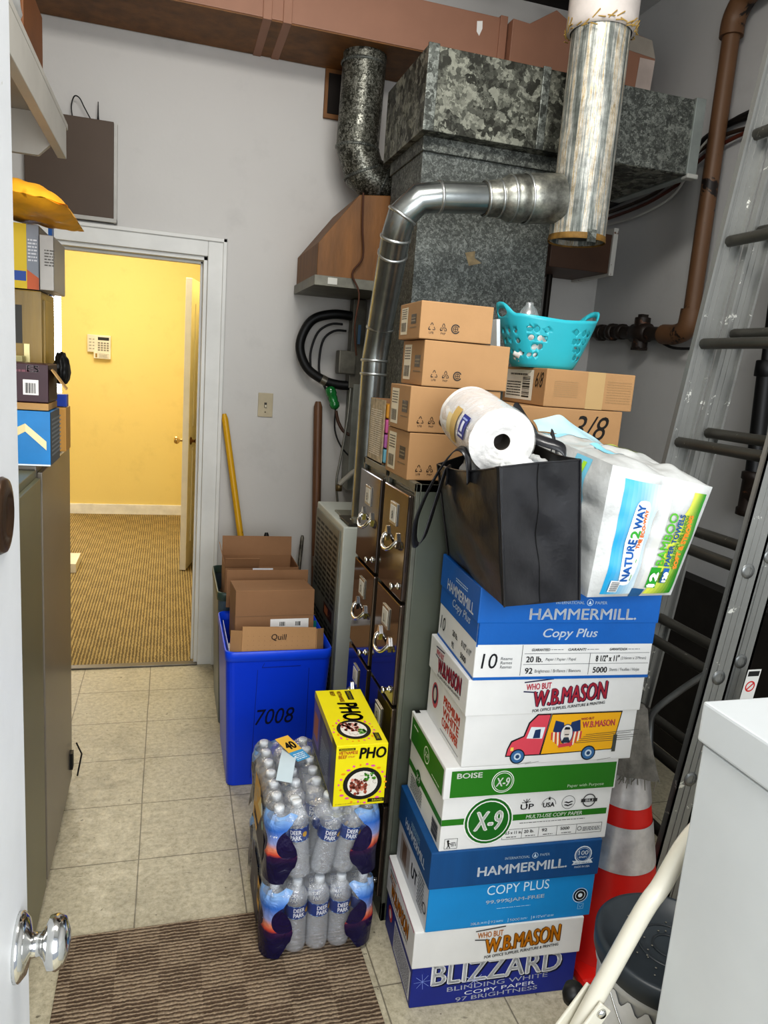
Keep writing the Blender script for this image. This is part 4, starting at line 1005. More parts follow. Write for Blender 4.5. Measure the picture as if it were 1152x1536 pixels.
def film_print():
    t = NT('printed_shrink_film'); t.t.nodes.remove(t.b)
    uv = t.n('ShaderNodeUVMap'); sp = t.n('ShaderNodeSeparateXYZ'); t.l(uv.outputs[0], sp.inputs[0])
    u, v = sp.outputs[0], sp.outputs[1]; pos = t.coord()
    nz = t.math('MULTIPLY', t.math('SUBTRACT', t.noise(pos, 10, 3), .5), .03)
    # u = metres from the nearest printed corner, v = height 0..1
    wdt = t.math('ADD', t.math('MULTIPLY', t.math('ABSOLUTE', t.math('SINE', t.math('MULTIPLY', v, 4.2))), .034), t.math('ADD', nz, .044))
    msk = t.math('LESS_THAN', t.math('ABSOLUTE', u), wdt)
    vv = t.math('ADD', v, t.math('MULTIPLY', nz, 3.))
    col = t.ramp(vv, [(.0, '14123c'), (.30, '1a1440'), (.40, '3c1c48'), (.44, 'd0503c'), (.52, 'f09a78'), (.60, '9aa6d6'), (.78, '3a74cc'), (.95, '8fb6e6')])
    hill = t.math('LESS_THAN', t.math('ADD', t.math('POWER', t.math('MULTIPLY', t.math('SUBTRACT', t.math('ABSOLUTE', u), .055), 22.), 2.), t.math('POWER', t.math('MULTIPLY', t.math('SUBTRACT', v, .58), 3.6), 2.)), .55)
    col = t.mix(hill, col, '1c1244')
    pr = t.n('ShaderNodeBsdfPrincipled'); t.l(col, pr.inputs['Base Color']); pr.inputs['Roughness'].default_value = .25
    tr = t.n('ShaderNodeBsdfTransparent'); tr.inputs[0].default_value = (.97, .98, 1, 1)
    gl = t.n('ShaderNodeBsdfGlossy'); gl.inputs['Roughness'].default_value = .12
    b = t.n('ShaderNodeBump'); b.inputs['Strength'].default_value = .8; b.inputs['Distance'].default_value = .01
    t.l(t.noise(pos, 26, 5, .6, 1.), b.inputs['Height']); t.l(b.outputs[0], gl.inputs['Normal']); t.l(b.outputs[0], pr.inputs['Normal'])
    lw = t.n('ShaderNodeLayerWeight'); lw.inputs[0].default_value = .3; t.l(b.outputs[0], lw.inputs['Normal'])
    m1 = t.n('ShaderNodeMixShader'); t.l(t.math('ADD', t.math('MULTIPLY', lw.outputs['Facing'], .35), .06), m1.inputs[0]); t.l(tr.outputs[0], m1.inputs[1]); t.l(gl.outputs[0], m1.inputs[2])
    m2 = t.n('ShaderNodeMixShader'); t.l(msk, m2.inputs[0]); t.l(m1.outputs[0], m2.inputs[1]); t.l(pr.outputs[0], m2.inputs[2])
    t.l(m2.outputs[0], t.out.inputs[0]); return t.m
M_fp = film_print()
def water_pack(label, x, y, z, rz, first, seed, mess=0):
    t = thing('water_bottle_pack', label, 'water bottles', (x, y, z), rz, 'two stacked water packs')
    R = random.Random(seed); W_, L_, Ht = .298, .40, .205
    k = 0
    for i in range(5):
        for j_ in range(7):
            b = first if (first and k == 0) else dup(BT, t)
            if first and k == 0: b.parent = t
            k += 1; dx = dy = tx = ty = 0; 
            if mess and j_ < 2 and 0 < i < 4: tx, ty = R.uniform(-.10, .16), R.uniform(-.16, .16); dy = R.uniform(-.006, .006)
            b.location = (.030+i*.0595+dx, .032+j_*.056+dy, .001+(.004 if tx or ty else 0)); b.rotation_euler = (tx, ty, R.uniform(-.6, .6)+(PI if R.random() < .2 else 0))
    # side film with scallops
    per = []; r = .036
    def side(s):
        """s in 0..1 around the pack; returns x,y,normal,u(distance to printed corner)"""
        P_ = 2*(W_+L_); d = s*P_
        if d < W_: x_, y_, n = d, 0, (0, -1)
        elif d < W_+L_: x_, y_, n = W_, d-W_, (1, 0)
        elif d < 2*W_+L_: x_, y_, n = W_-(d-W_-L_), L_, (0, 1)
        else: x_, y_, n = 0, L_-(d-2*W_-L_), (-1, 0)
        # round the corners
        cx = min(max(x_, r), W_-r); cy = min(max(y_, r), L_-r); v = Vector((x_-cx, y_-cy)); 
        if v.length > 1e-6: v = v.normalized()*r; x_, y_ = cx+v.x, cy+v.y; n = tuple(v.normalized())
        ph = d % .0596
        return x_, y_, n, d
    NU, NV = 168, 22; vs = []; uvs = []
    P_ = 2*(W_+L_)
    cs = [0, W_, W_+L_, 2*W_+L_, P_]
    for j_ in range(NV+1):
        v = j_/NV
        for i in range(NU):
            x_, y_, n, d = side(i/NU); sc = abs(math.sin(PI*d/.0596))
            zz = v*.190
            bul = .002+.002*sc+.004*noise.noise(Vector((d*14, v*3, seed)))*(1+mess)
            if v > .86: bul -= (v-.86)/.14*.016*(1.3-sc)
            vs.append((x_+n[0]*bul, y_+n[1]*bul, zz+(.004*noise.noise(Vector((d*20, 0, seed))) if v == 0 else 0)))
            dist = min(abs(d-c) for c in cs); uvs.append((dist, v))
    fs = []
    for j_ in range(NV):
        for i in range(NU): a = j_*NU+i; b = j_*NU+(i+1) % NU; fs.append((a, b, b+NU, a+NU))
    m = MB(); m.add(vs, fs, M_fp, True); o = m.build('shrink_film', t, fixn=False)
    ul = o.data.uv_layers.new(name='UVMap')
    for lp in o.data.loops: ul.data[lp.index].uv = uvs[lp.vertex_index]
    # top film
    def tp(a, b):
        x_ = a*W_; y_ = b*L_; cx = min(max(x_, r), W_-r); cy = min(max(y_, r), L_-r); v = Vector((x_-cx, y_-cy))
        if v.length > r: v = v.normalized()*r; x_, y_ = cx+v.x, cy+v.y
        du = min(abs((x_-.030)/.0595-round((x_-.030)/.0595)), .5)*.0595; dv_ = abs((y_-.032)/.056-round((y_-.032)/.056))*.056
        dd = math.hypot(du, dv_); e = min(a, 1-a, b, 1-b)
        z_ = .207-.018*min(1, max(0, dd-.012)/.025)-.015*max(0, 1-e/.06)+.002*noise.noise(Vector((x_*30, y_*30, seed)))
        return Vector((x_, y_, z_))
    MB().grid(tp, 60, 80, M_film).build('top_film', t)
    return t
first = BT
wp1 = water_pack('lower shrink wrapped pack of clear water bottles standing on the ribbed mat', .258, 1.655, .013, -.01, BT, 3)
wp2 = water_pack('upper shrink wrapped pack of clear water bottles carrying the yellow noodle box', .262, 1.668, .222, 0, None, 8, 1)
# yellow carry band with 40 on the upper pack
bd = MB(); bz = lambda s: Vector((.055+.055*s, .13+.20*s, .212+.018*math.sin(PI*s)))
bd.grid(lambda a, b: bz(b)+Vector((.045*(a-.5)*.9, -.02*(a-.5), 0)), 4, 20, mat('cfdfe6', .35, 0, .05)); o = bd.build('carry_band', wp2)
p = Print((.085, .24, .232), (.9, .43, .0), (-.35, .75, .10)); p.rect(0, 0, .045, .075, 'eec04a', 1); 
p.text('40', .008, .012, .030, .034, '15151a', 3, .03, 0, 0); p.rect(-.0, -.045, .045, -.0, '4aa0d0', 1); p.scrib(.005, -.04, .035, .03, 'e8f2f8', 2, 4); p.build('band_print', wp2)
p = Print((-.004, .30, .0), (0, -1, 0), (0, 0, 1)); p.poly([(.02, .03), (.16, .02), (.20, .12), (.15, .19), (.05, .18)], 'e6b24a', 1); p.poly([(.10, .02), (.24, .02), (.26, .10), (.20, .14)], '1c1438', 2); p.poly([(.12, .12), (.20, .13), (.18, .18)], 'f0d890', 3)
p.disc(.20, .155, .016, 'e8eef0', 4); p.disc(.22, .12, .012, '9fd0b8', 4); p.text('DEER PARK', .05, .05, .09, .022, '2a4a90', 4, .02); p.build('side_print', wp2)
p = Print((-.004, .30, .0), (0, -1, 0), (0, 0, 1)); p.poly([(.02, .02), (.20, .02), (.22, .10), (.18, .18), (.05, .18)], '2a1c3a', 1); p.rect(.19, .09, .235, .17, 'e8b030', 2); p.text('40', .195, .11, .03, .04, '15151a', 3, .03); p.build('side_print', wp1)
BT_done = True

# ------------------------------------------------------------------ yellow noodle box
t = thing('noodle_box', 'bright yellow beef noodle soup box on the upper water pack', 'box', (.424, 1.664, .432), -.02)
m_y = mat('f2e414', .38, 0, .03, name='yellow_card')
w_, d_, h_ = .137, .325, .172
MB().box(0, w_, 0, d_, 0, h_, m_y, b=.0015).build('carton', t)
def bowl(p, cu, cv, r, asp=.88):
    for i in range(22):
        a = 2*PI*i/22; q = r*1.28+.004*math.sin(i*3.1)
        p.disc(cu+q*math.cos(a), cv+q*asp*math.sin(a), .0045+.002*math.sin(i*5), 'e85aa8' if i % 3 else 'f0a018', 1, .003, 8)
    p.disc(cu, cv, r*1.08, '151311', 2, r*1.08*asp)
    p.disc(cu, cv, r*.84, 'ece6dc', 3, r*.84*asp)
    rr = random.Random(int(cu*1e4))
    for i in range(60):
        a = rr.uniform(0, 2*PI); q = r*.75*math.sqrt(rr.random()); b = rr.uniform(0, PI); x, y = cu+q*math.cos(a), cv+q*asp*math.sin(a); l_ = .006
        p.line((x, y), (x+l_*math.cos(b), y+l_*math.sin(b)), .0012, rr.choice(['f6f2ec', 'e8e0d6', 'b8aca0']), 4)
    for i in range(60):
        x, y = cu-r*.25+rr.uniform(-.45, .45)*r, cv-r*.1+rr.uniform(-.5, .4)*r; p.disc(x, y, rr.uniform(.003, .005), rr.choice(['8a3c2a', 'b8604a', '6a2a1c', 'd89080']), 5, None, 7)
    for i in range(16):
        x, y = cu+r*.35+rr.uniform(-.28, .3)*r, cv+r*.42+rr.uniform(-.2, .2)*r; p.disc(x, y, rr.uniform(.0025, .0045), rr.choice(['4e9a2a', '7ac040', '2f7a1c']), 6, None, 7)
p = Print((0, 0, 0), (1, 0, 0), (0, 0, 1))
bowl(p, .075, .062, .048)
p.text('PHO', .062, .133, .070, .030, '14120e', 3, .03, .12); p.rect(.007, .158, .050, .164, '14120e', 2); p.text('SNAPDRAGON', .010, .1592, .036, .0036, 'f2e414', 3, .02)
p.text('VIETNAMESE', .007, .147, .050, .009, 'd8603a', 2, .012); p.text('BEEF', .007, .136, .022, .009, 'd8603a', 2, .012); p.scrib(.032, .137, .018, .006, 'c87a3a', 2, 2)
p.rect(.092, .007, .136, .017, '14120e', 2); p.text('8-BOWLS', .104, .0095, .028, .005, 'f2e414', 3, .02); p.scrib(.006, .005, .075, .004, 'b8a830', 1, 1)
p.build('front_print', t)
p = Print((0, d_, h_), (0, -1, 0), (1, 0, 0))
bowl(p, .245, .062, .048)
p.text('PHO', .09, .048, .105, .055, '14120e', 3, .03, .12); p.text('VIETNAMESE', .02, .062+.02, .09, .012, 'd8603a', 2, .012) if False else None
p.text('VIETNAMESE', .012, .100-.04, .07, .012, 'd8603a', 2, .012); p.text('BEEF', .012, .040, .03, .012, 'd8603a', 2, .012); p.rect(.012, .085, .07, .103, '14120e', 2); p.text('SNAPDRAGON', .016, .090, .05, .008, 'f2e414', 3, .02)
p.rect(.27, .108, .31, .124, '14120e', 2); p.text('8-BOWLS', .275, .112, .028, .008, 'f2e414', 3, .02); p.build('top_print', t)
p = Print((0, d_, 0), (0, -1, 0), (0, 0, 1)); p.rect(0, .004, d_, h_, '3c3a68', 0); p.rect(.01, .03, .10, .15, '6a5aa8', 1); p.rect(.02, .05, .08, .12, 'b06a40', 2); p.poly([(.12, .01), (.25, .01), (.25, .12), (.14, .15)], '585c6e', 1); p.scrib(.13, .03, .11, .07, '9aa0b0', 2, 8); p.rect(d_-.05, 0, d_, h_, '4a4a50', 1); p.rect(0, h_-.02, d_, h_, 'c8b840', 1); p.build('side_print', t)

# ------------------------------------------------------------------ furnace, flues and ducts
t = thing('furnace', 'off-white furnace cabinet with louvred grille beside the file cabinets', 'furnace', (.642, 2.64, 0))
m_fw = mat('cfd3cb', .45, 0, .05, 3, .05, 10); m_fg = mat('8d8c80', .45, .3, .15, 5)
MB().box(0, .62, 0, .52, 0, .955, m_fw, b=.006).build('cabinet', t)
MB().box(-.006, 0, .035, .50, .10, .93, m_fg, b=.002).build('grille_panel', t)
p = Print((-.006, .50, 0), (0, -1, 0), (0, 0, 1))
for blk, z0, n in ((0, .60, 14), (1, .26, 12)):
    for i in range(n):
        for c_ in range(5): p.rect(.03+c_*.085, z0+i*.022, .03+c_*.085+.070, z0+i*.022+.011, '1c1a16', 1)
p.rect(.26, .535, .42, .585, '5a3020', 1); p.rect(.28, .545, .35, .575, 'c87a48', 2); p.text('GAS', .36, .548, .03, .018, 'd8a070', 2, .02)
p.build('louvre_slots', t)
MB().box(.03, .60, .02, .30, .955, .962, m_fg).box(.04, .20, .01, .05, .955, .985, m_fg).build('top_plate', t, .002)
# flue pipe: one thing with seams
def seams(m, pts, r, mt=M_ring, d=.006):
    for c_, ax in pts:
        q = Vector(ax).normalized().to_track_quat('Z', 'Y').to_matrix().to_4x4(); T = Matrix.Translation(c_) @ q
        m.lathe([(r-.001, -d), (r+.0035, -d*.5), (r+.0035, d*.5), (r-.001, d)], (0, 0, 0), mt, 24, T)
t = thing('flue_pipe', 'thin shiny flue pipe rising from the furnace then bending across to the vent', 'pipe', (0, 0, 0))
rf = .049
P0 = [Vector(p) for p in ((.738, 2.72, .955), (.738, 2.72, 1.58), (.745, 2.70, 1.70), (.71, 2.46, 1.98), (.715, 2.42, 2.045), (.765, 2.41, 2.10), (.83, 2.40, 2.112), (1.0, 2.40, 2.130))]
def smoothp(P, n=5):
    Q = []
    for i in range(len(P)-1):
        a, b, c_, d = P[max(i-1, 0)], P[i], P[i+1], P[min(i+2, len(P)-1)]
        for k in range(n):
            u = k/n; Q.append(.5*((2*b)+(c_-a)*u+(2*a-5*b+4*c_-d)*u*u+(3*b-a-3*c_+d)*u**3))
    return Q+[P[-1]]
MB().tube(P0, rf, M_flue, 26).build('pipe', t)
m = MB(); seams(m, [(P0[1], (0, 0, 1)), (P0[1]+Vector((0, 0, -.05)), (0, 0, 1)), (P0[2], (0, -.3, 1)), (P0[3], (0, -.5, 1)), (P0[3]-(P0[3]-P0[2])*.16, P0[3]-P0[2]), (P0[4], (.5, -.3, 1)), (P0[6], (1, 0, .1)), (Vector((.738, 2.72, .965)), (0, 0, 1))], rf); m.build('seams', t)
m = MB(); m.box(.66, .83, 2.64, 2.80, .962, .968, mat('5c574e', .5, .5, .2)); m.build('collar', t)
rd = thing('flue_reducer', 'ribbed steel reducer joining the thin flue to the vertical vent', 'pipe', (0, 0, 0))
T = Matrix.Translation((.985, 2.40, 2.128)) @ Vector((1, 0, .13)).to_track_quat('Z', 'Y').to_matrix().to_4x4()
prof = [(.050, 0), (.056, .004), (.058, .045), (.060, .05), (.055, .055), (.060, .06), (.072, .085), (.074, .09), (.069, .097), (.075, .105), (.077, .135), (.072, .142), (.079, .15), (.080, .20), (.080, .272)]
MB().lathe(prof, (0, 0, 0), streaky([(.3, '4a4840'), (.5, '8c8c84'), (.7, 'b8b8ac')], (10, 10, 10), .35, .7, 'reducer_steel'), 32, T).build('sleeve', rd)
m = MB()
for z, r in ((.005, .056), (.052, .060), (.093, .074), (.15, .079)): m.lathe([(r-.001, z-.004), (r+.004, z), (r-.001, z+.004)], (0, 0, 0), M_ring, 32, T)
m.build('bands', rd)
vt_ = thing('vent_stack', 'wide vertical vent pipe streaked with white and rust-yellow drips', 'pipe', (1.345, 2.40, 0))
M_vent = streaky([(.30, '3f443f'), (.42, '767b75'), (.50, 'a9aca6'), (.545, 'e9e6dc'), (.575, 'b99a58'), (.60, 'efece2'), (.68, '6c716b')], (50, 50, 1.6), .42, .25)
MB().lathe([(.092, 2.035), (.096, 2.04), (.096, 2.70)], (0, 0, 0), M_vent, 40).lathe([(0, 2.055), (.09, 2.052)], (0, 0, 0), mat('4a4640', .5, .5), 40).build('pipe', vt_)
m = MB(); m.lathe([(.097, 2.03), (.099, 2.034), (.097, 2.05)], (0, 0, 0), mat('80602a', .7, 0, .3, 30), 40); m.box(-.016, .016, -.10, -.094, 2.02, 2.06, M_galv); m.build('rust_lip', vt_)
MB().lathe([(.100, 2.685), (.112, 2.69), (.114, 2.71), (.113, 3.34)], (0, 0, 0), mat('d8cfc8', .6, 0, .12, 7, .4, 12, name='painted_insulation'), 40).build('insulated_sleeve', vt_)
m = MB(); rr = random.Random(5)
for i in range(60):
    a = rr.uniform(0, 2*PI); z = 2.685+rr.uniform(-.01, .012); m.tube([(.112*math.cos(a), .112*math.sin(a), z), (.118*math.cos(a+.2), .118*math.sin(a+.2), z+rr.uniform(-.01, .03))], .002, mat('a88a4a', .9), 5)
m.build('frayed_edge', vt_)

# supply trunk
t = thing('supply_duct', 'large galvanised rectangular duct with leafy spangle crossing above the plenum', 'duct', (0, 0, 0))
m = MB(); m.box(.825, 1.935, 2.62, 3.12, 2.375, 2.645, M_galvB); m.build('duct', t, .002)
m = MB(); m.box(1.37, 1.937, 2.616, 2.62, 2.378, 2.642, M_galvD); m.build('right_section', t)
m = MB()
for x0, x1 in ((.822, .862), (1.255, 1.285)): m.box(x0, x1, 2.610, 2.62, 2.372, 2.648, M_galv)
m.box(1.90, 1.945, 2.608, 3.125, 2.37, 2.65, mat('9aa09c', .4, .6, .15)); m.build('flange', t, .002)
mv = MB(); mv.box(1.90, 1.95, 2.60, 2.64, 2.362, 2.38, mat('a8a8a2', .5)); mv.build('corner_bracket', t, .004)
t = thing('furnace_plenum', 'tall speckled galvanised plenum box under the large duct', 'duct', (0, 0, 0))
m = MB(); m.box(.855, 1.39, 2.69, 3.08, .97, 2.335, M_plen); m.build('plenum', t, .002)
m = MB(); m.box(.848, 1.40, 2.675, 3.09, 2.325, 2.375, M_galvD); m.build('flange', t, .003)
m = MB()
for a, b in (((.86, 1.45), (1.12, 1.80)), ((1.385, 1.45), (1.12, 1.80)), ((.86, 2.3), (1.12, 1.95)), ((1.385, 2.3), (1.12, 1.95))): 
    m.prism([(a[0]-.002, 2.6895, a[1]), (a[0]+.002, 2.6895, a[1]), (b[0]+.002, 2.6885, b[1]), (b[0]-.002, 2.6885, b[1])], (0, .001, 0), M_galvD)
m.build('cross_break', t)
m = MB(); m.prism([(1.05, 2.689, 2.0), (1.09, 2.689, 2.01), (1.09, 2.689, 1.985), (1.12, 2.689, 1.97), (1.07, 2.689, 1.955)], (0, -.001, 0), mat('8a7a5c', .6, .2, .3, 30)); m.build('scratch_patch', t)

# round return elbow
t = thing('round_duct', 'dark mottled round duct elbow dropping from the brown trunk into the plenum', 'duct', (0, 0, 0))
M_rd = galv('33332c', '5c5c52', 'a2a298', 70, .36, .55, 'mottled_round_steel', .45)
cx, cy, r = .785, 3.42, .095
PP = [Vector(p) for p in ((cx+.005, cy, 2.884), (cx-.004, cy, 2.50), (cx+.035, cy, 2.405), (cx+.11, cy, 2.365), (cx+.22, cy, 2.365))]
MB().tube(PP, r, M_rd, 28).build('pipe', t)
m = MB(); seams(m, [(PP[1], (0, 0, 1)), (PP[2], (.4, 0, -1)), (PP[3], (1, 0, -.4)), (Vector((cx, cy, 2.84)), (0, 0, 1))], r, M_galvD, .007); m.build('seams', t)

# brown trunk along the back wall
t = thing('painted_duct', 'long brown painted rectangular duct along the top of the back wall', 'duct', (0, 0, 0))
m = MB(); m.box(-.70, 1.36, 3.27, 3.645, 2.885, 3.075, M_brown, b=.004); m.build('duct', t)
MB().box(-.69, 1.35, 3.275, 3.64, 2.880, 2.886, M_brownD).build('underside_shade', t)  # dark sheet below the duct, shade put into its colour
m = MB()
for x in (.33, .41, 1.34): m.box(x, x+.035, 3.262, 3.648, 2.878, 3.082, M_brown)
m.build('seam_bands', t, .002)
m = MB(); m.prism([(1.235, 3.2685, 3.04), (1.26, 3.2685, 3.045), (1.262, 3.2685, 3.015), (1.25, 3.2685, 2.985), (1.237, 3.2685, 3.0)], (0, -.001, 0), ink('f0ede8')); m.build('bare_patch', t)
t = thing('painted_duct', 'shorter brown duct section with peaked transition right of the long trunk', 'duct', (0, 0, 0))
m = MB(); m.prism([(1.38, 3.22, 2.80), (1.80, 3.22, 2.80), (1.80, 3.22, 3.02), (1.58, 3.22, 3.13), (1.46, 3.22, 3.055), (1.38, 3.22, 3.06)], (0, .40, 0), M_brown); m.build('duct', t, .003)
m = MB(); m.box(1.70, 1.73, 3.212, 3.62, 2.80, 3.08, M_brown); m.build('seam_band', t)
t = thing('painted_duct', 'brown duct end with pale angled cap near the right wall', 'duct', (0, 0, 0))
m = MB(); m.prism([(1.80, 3.18, 2.80), (2.06, 3.18, 2.80), (2.07, 3.18, 3.01), (2.04, 3.18, 3.08), (1.80, 3.18, 3.11)], (0, .44, 0), M_brown); m.build('duct', t, .003)
m = MB(); m.prism([(1.98, 3.178, 2.81), (2.06, 3.178, 2.81), (2.068, 3.178, 3.0), (1.99, 3.178, 3.0)], (0, .001, 0), mat('c8b8ae', .5)); m.prism([(1.80, 3.178, 3.03), (2.068, 3.178, 3.008), (2.04, 3.178, 3.078), (1.80, 3.178, 3.10)], (0, .001, 0), mat('a39a8e', .5)); m.build('end_cap', t)
t = thing('ceiling_boot', 'grey angled duct boot above the brown ducts beside the vent stack', 'duct', (0, 0, 0))
m = MB(); m.prism([(1.62, 3.30, 3.08), (1.78, 3.30, 3.20), (1.98, 3.30, 3.17), (1.98, 3.30, 3.06)], (0, .3, 0), mat('6c6358', .5, .2)); m.build('boot', t)

# brown hood left of the plenum
t = thing('return_hood', 'rusty brown tapered sheet metal hood on the back wall left of the flue', 'duct', (0, 0, 0))
m = MB(); y0, y1 = 3.12, 3.64
m.prism([(.575, y0, 1.90), (.90, y0, 1.90), (.90, y0, 2.262), (.735, y0, 2.245), (.575, y0, 2.04)], (0, y1-y0, 0), M_brownD); m.build('hood', t, .003)
m = MB(); m.box(.565, .90, y0-.012, y1, 1.872, 1.912, mat('77756a', .45, .4, .2, 12)); m.box(.62, .66, y0-.0135, y0-.012, 1.88, 1.906, ink('c9c8c0')); m.build('bottom_flange', t, .002)
m = MB(); m.tube(smoothp([Vector(p) for p in ((.745, 3.10, 2.25), (.75, 3.10, 2.12), (.76, 3.10, 2.0), (.72, 3.10, 1.93), (.75, 3.08, 1.85), (.74, 3.08, 1.72), (.76, 3.1, 1.6))]), .004, mat('4a2a18', .7), 7); m.build('wire', t)
t = thing('wall_register', 'small brown framed opening on the wall beside the round duct', 'vent', (0, 0, 0))
m = MB(); m.box(.66, .76, 3.63, 3.648, 2.67, 2.88, M_brownD); m.build('frame', t, .002); m = MB(); m.box(.675, .745, 3.626, 3.63, 2.69, 2.86, mat('1a120c', .8)); m.build('opening', t)
t = thing('duct_stub', 'small brown duct box low on the right of the vent stack', 'duct', (0, 0, 0))
m = MB(); m.box(1.72, 2.04, 3.30, 3.64, 2.09, 2.27, mat('553c2c', .5)); m.build('box', t, .003); m = MB(); m.box(2.04, 2.065, 3.29, 3.64, 2.08, 2.30, chipped('d8d6ce', '7a5a44', .58, 12)); m.build('chipped_edge', t)
for i, x in enumerate((1.80, 1.86)):
    o = MB().tube([(x, 3.55, 1.0), (x, 3.55, 2.09)], .016, mat('262019', .5, .4, .3), 10).build('thin_pipe'); tag(o, ['thin dark vertical pipe under the brown duct stub, nearer the plenum', 'thin dark vertical pipe under the brown duct stub, nearer the right wall'][i], 'pipe')

# ------------------------------------------------------------------ back wall fittings
t = thing('light_switch', 'beige toggle light switch plate on the back wall', 'switch', (.453, D-.001, 1.337))
m = MB(); m.box(-.036, .036, -.006, 0, -.058, .058, mat('b8ac90', .4), b=.002); m.build('plate', t); m = MB(); m.box(-.006, .006, -.010, -.006, -.012, .012, mat('3a342a', .5)); m.box(-.004, .004, -.016, -.008, -.010, .001, mat('cfc6b0', .4)); m.build('toggle', t)
m = MB(); m.lathe([(0, .0), (.004, 0), (.003, .002), (0, .002)], (0, 0, 0), mat('8a8270', .3, .6), 10, Matrix.Translation((0, -.0062, -.034)) @ Matrix.Rotation(PI/2, 4, 'X')); m.build('screw', t)
t = thing('equipment_cover', 'dark taupe flat panel box with two antenna leads above the doorway', 'panel', (0, 0, 0))
m = MB(); m.box(-.60, -.248, 3.60, 3.648, 2.108, 2.500, mat('544539', .55, .1, .06, 3), b=.002); m.build('panel', t)
m = MB(); m.box(-.248, -.235, 3.62, 3.648, 2.09, 2.50, mat('c4c2bc', .5)); m.box(-.60, -.235, 3.60, 3.648, 2.092, 2.108, mat('b8b6b0', .5)); m.build('edge_trim', t)
m = MB(); m.tube(smoothp([Vector(p) for p in ((-.412, 3.62, 2.49), (-.418, 3.62, 2.54), (-.405, 3.61, 2.578), (-.385, 3.61, 2.575), (-.365, 3.61, 2.54), (-.335, 3.62, 2.49))]), .0025, M_blk, 8); m.build('looped_lead', t)
m = MB(); m.tube([(-.312, 3.62, 2.49), (-.312, 3.62, 2.52), (-.312, 3.62, 2.575)], [.006, .003, .0016], M_blk, 8); m.build('antenna', t)
o = MB().tube(smoothp([Vector(p) for p in ((.85, 3.56, 1.79), (.74, 3.55, 1.79), (.64, 3.55, 1.75), (.592, 3.55, 1.64), (.625, 3.55, 1.54), (.70, 3.55, 1.485), (.78, 3.55, 1.462), (.87, 3.55, 1.46))], 8), .022, M_blk, 14).build('insulated_hose'); tag(o, 'thick black insulated hose looped on the back wall', 'hose')
m = MB(); m.lathe([(.0235, -.014), (.024, .014)], (0, 0, 0), mat('8c887c', .3, .8), 16, Matrix.Translation((.715, 3.55, 1.478)) @ Vector((.9, 0, -.4)).to_track_quat('Z', 'Y').to_matrix().to_4x4()); m.build('hose_clamp', o)
for i, (pts, lb) in enumerate([([(.80, 3.58, 1.75), (.74, 3.58, 1.745), (.68, 3.58, 1.70), (.65, 3.58, 1.60), (.66, 3.58, 1.50)], 'thin black cable arching inside the hose loop, outer one'), ([(.82, 3.58, 1.72), (.76, 3.58, 1.715), (.71, 3.58, 1.67), (.695, 3.58, 1.58), (.70, 3.57, 1.50), (.735, 3.56, 1.43)], 'thin black cable arching inside the hose loop, leading to the green plug')]):
    o = MB().tube(smoothp([Vector(p) for p in pts]), .0055, M_blk, 8).build('power_cable'); tag(o, lb, 'cable')
t = thing('cable_connector', 'bright green cable connector hanging below the black hose', 'connector', (.765, 3.545, 1.395), rot=(0, -.35, 0))
MB().lathe([(0, .06), (.014, .058), (.024, .048), (.027, .02), (.022, .012), (.024, .0), (.021, -.022), (.025, -.026), (.022, -.046), (.010, -.056), (0, -.058)], (0, 0, 0), mat('1f7a3c', .2, 0, .2, 20, coat=.6), 18).build('body', t)
o = MB().tube(smoothp([Vector(p) for p in ((.785, 3.545, 1.335), (.80, 3.54, 1.28), (.83, 3.53, 1.235), (.88, 3.52, 1.215))]), .008, mat('4a3020', .5), 8).build('power_cable'); tag(o, 'brown cable running from the green connector behind the flue', 'cable')
o = MB().tube(smoothp([Vector(p) for p in ((.782, 3.545, 1.34), (.785, 3.54, 1.24), (.82, 3.53, 1.16), (.88, 3.52, 1.10))]), .004, M_blk, 8).build('power_cable'); tag(o, 'thin black wire dangling below the green connector', 'cable')
t = thing('conduit', 'grey electrical conduit riser with switch box behind the flue', 'conduit', (0, 0, 0))
m_cd = mat('6d6a60', .45, .5, .25, 12)
MB().box(.835, .90, 3.52, 3.60, 1.45, 1.868, m_cd, b=.003).build('channel', t); MB().box(.775, .86, 3.50, 3.58, 1.515, 1.625, m_cd, b=.006).build('switch_box', t)
MB().box(.855, .925, 3.50, 3.64, .95, 1.47, mat('8e9088', .5, .4, .2), b=.002).build('lower_channel', t); MB().box(.858, .872, 3.498, 3.50, 1.66, 1.75, ink('5a7a98')).build('sticker', t)
m = MB(); m.tube(smoothp([Vector(p) for p in ((.84, 3.50, 1.45), (.835, 3.5, 1.30), (.815, 3.5, 1.12), (.80, 3.5, 1.0), (.81, 3.5, .90), (.83, 3.5, .80))]), .006, mat('9c9c94', .35, .7), 8)
o = m.build('armored_cable'); tag(o, 'grey armored cable dropping down the wall left of the flue', 'cable')
o = MB().tube([(.80, 3.44, .985), (.86, 3.44, 1.045), (.95, 3.44, 1.10)], .013, mat('b0aca0', .5), 10).build('small_pipe'); tag(o, 'short pale pipe stub angled behind the lower flue', 'pipe'); MB().lathe([(0, 0), (.016, 0), (.016, .03), (0, .03)], (.80, 3.44, .955), mat('7a6a4a', .4, .6), 10).build('valve', o)

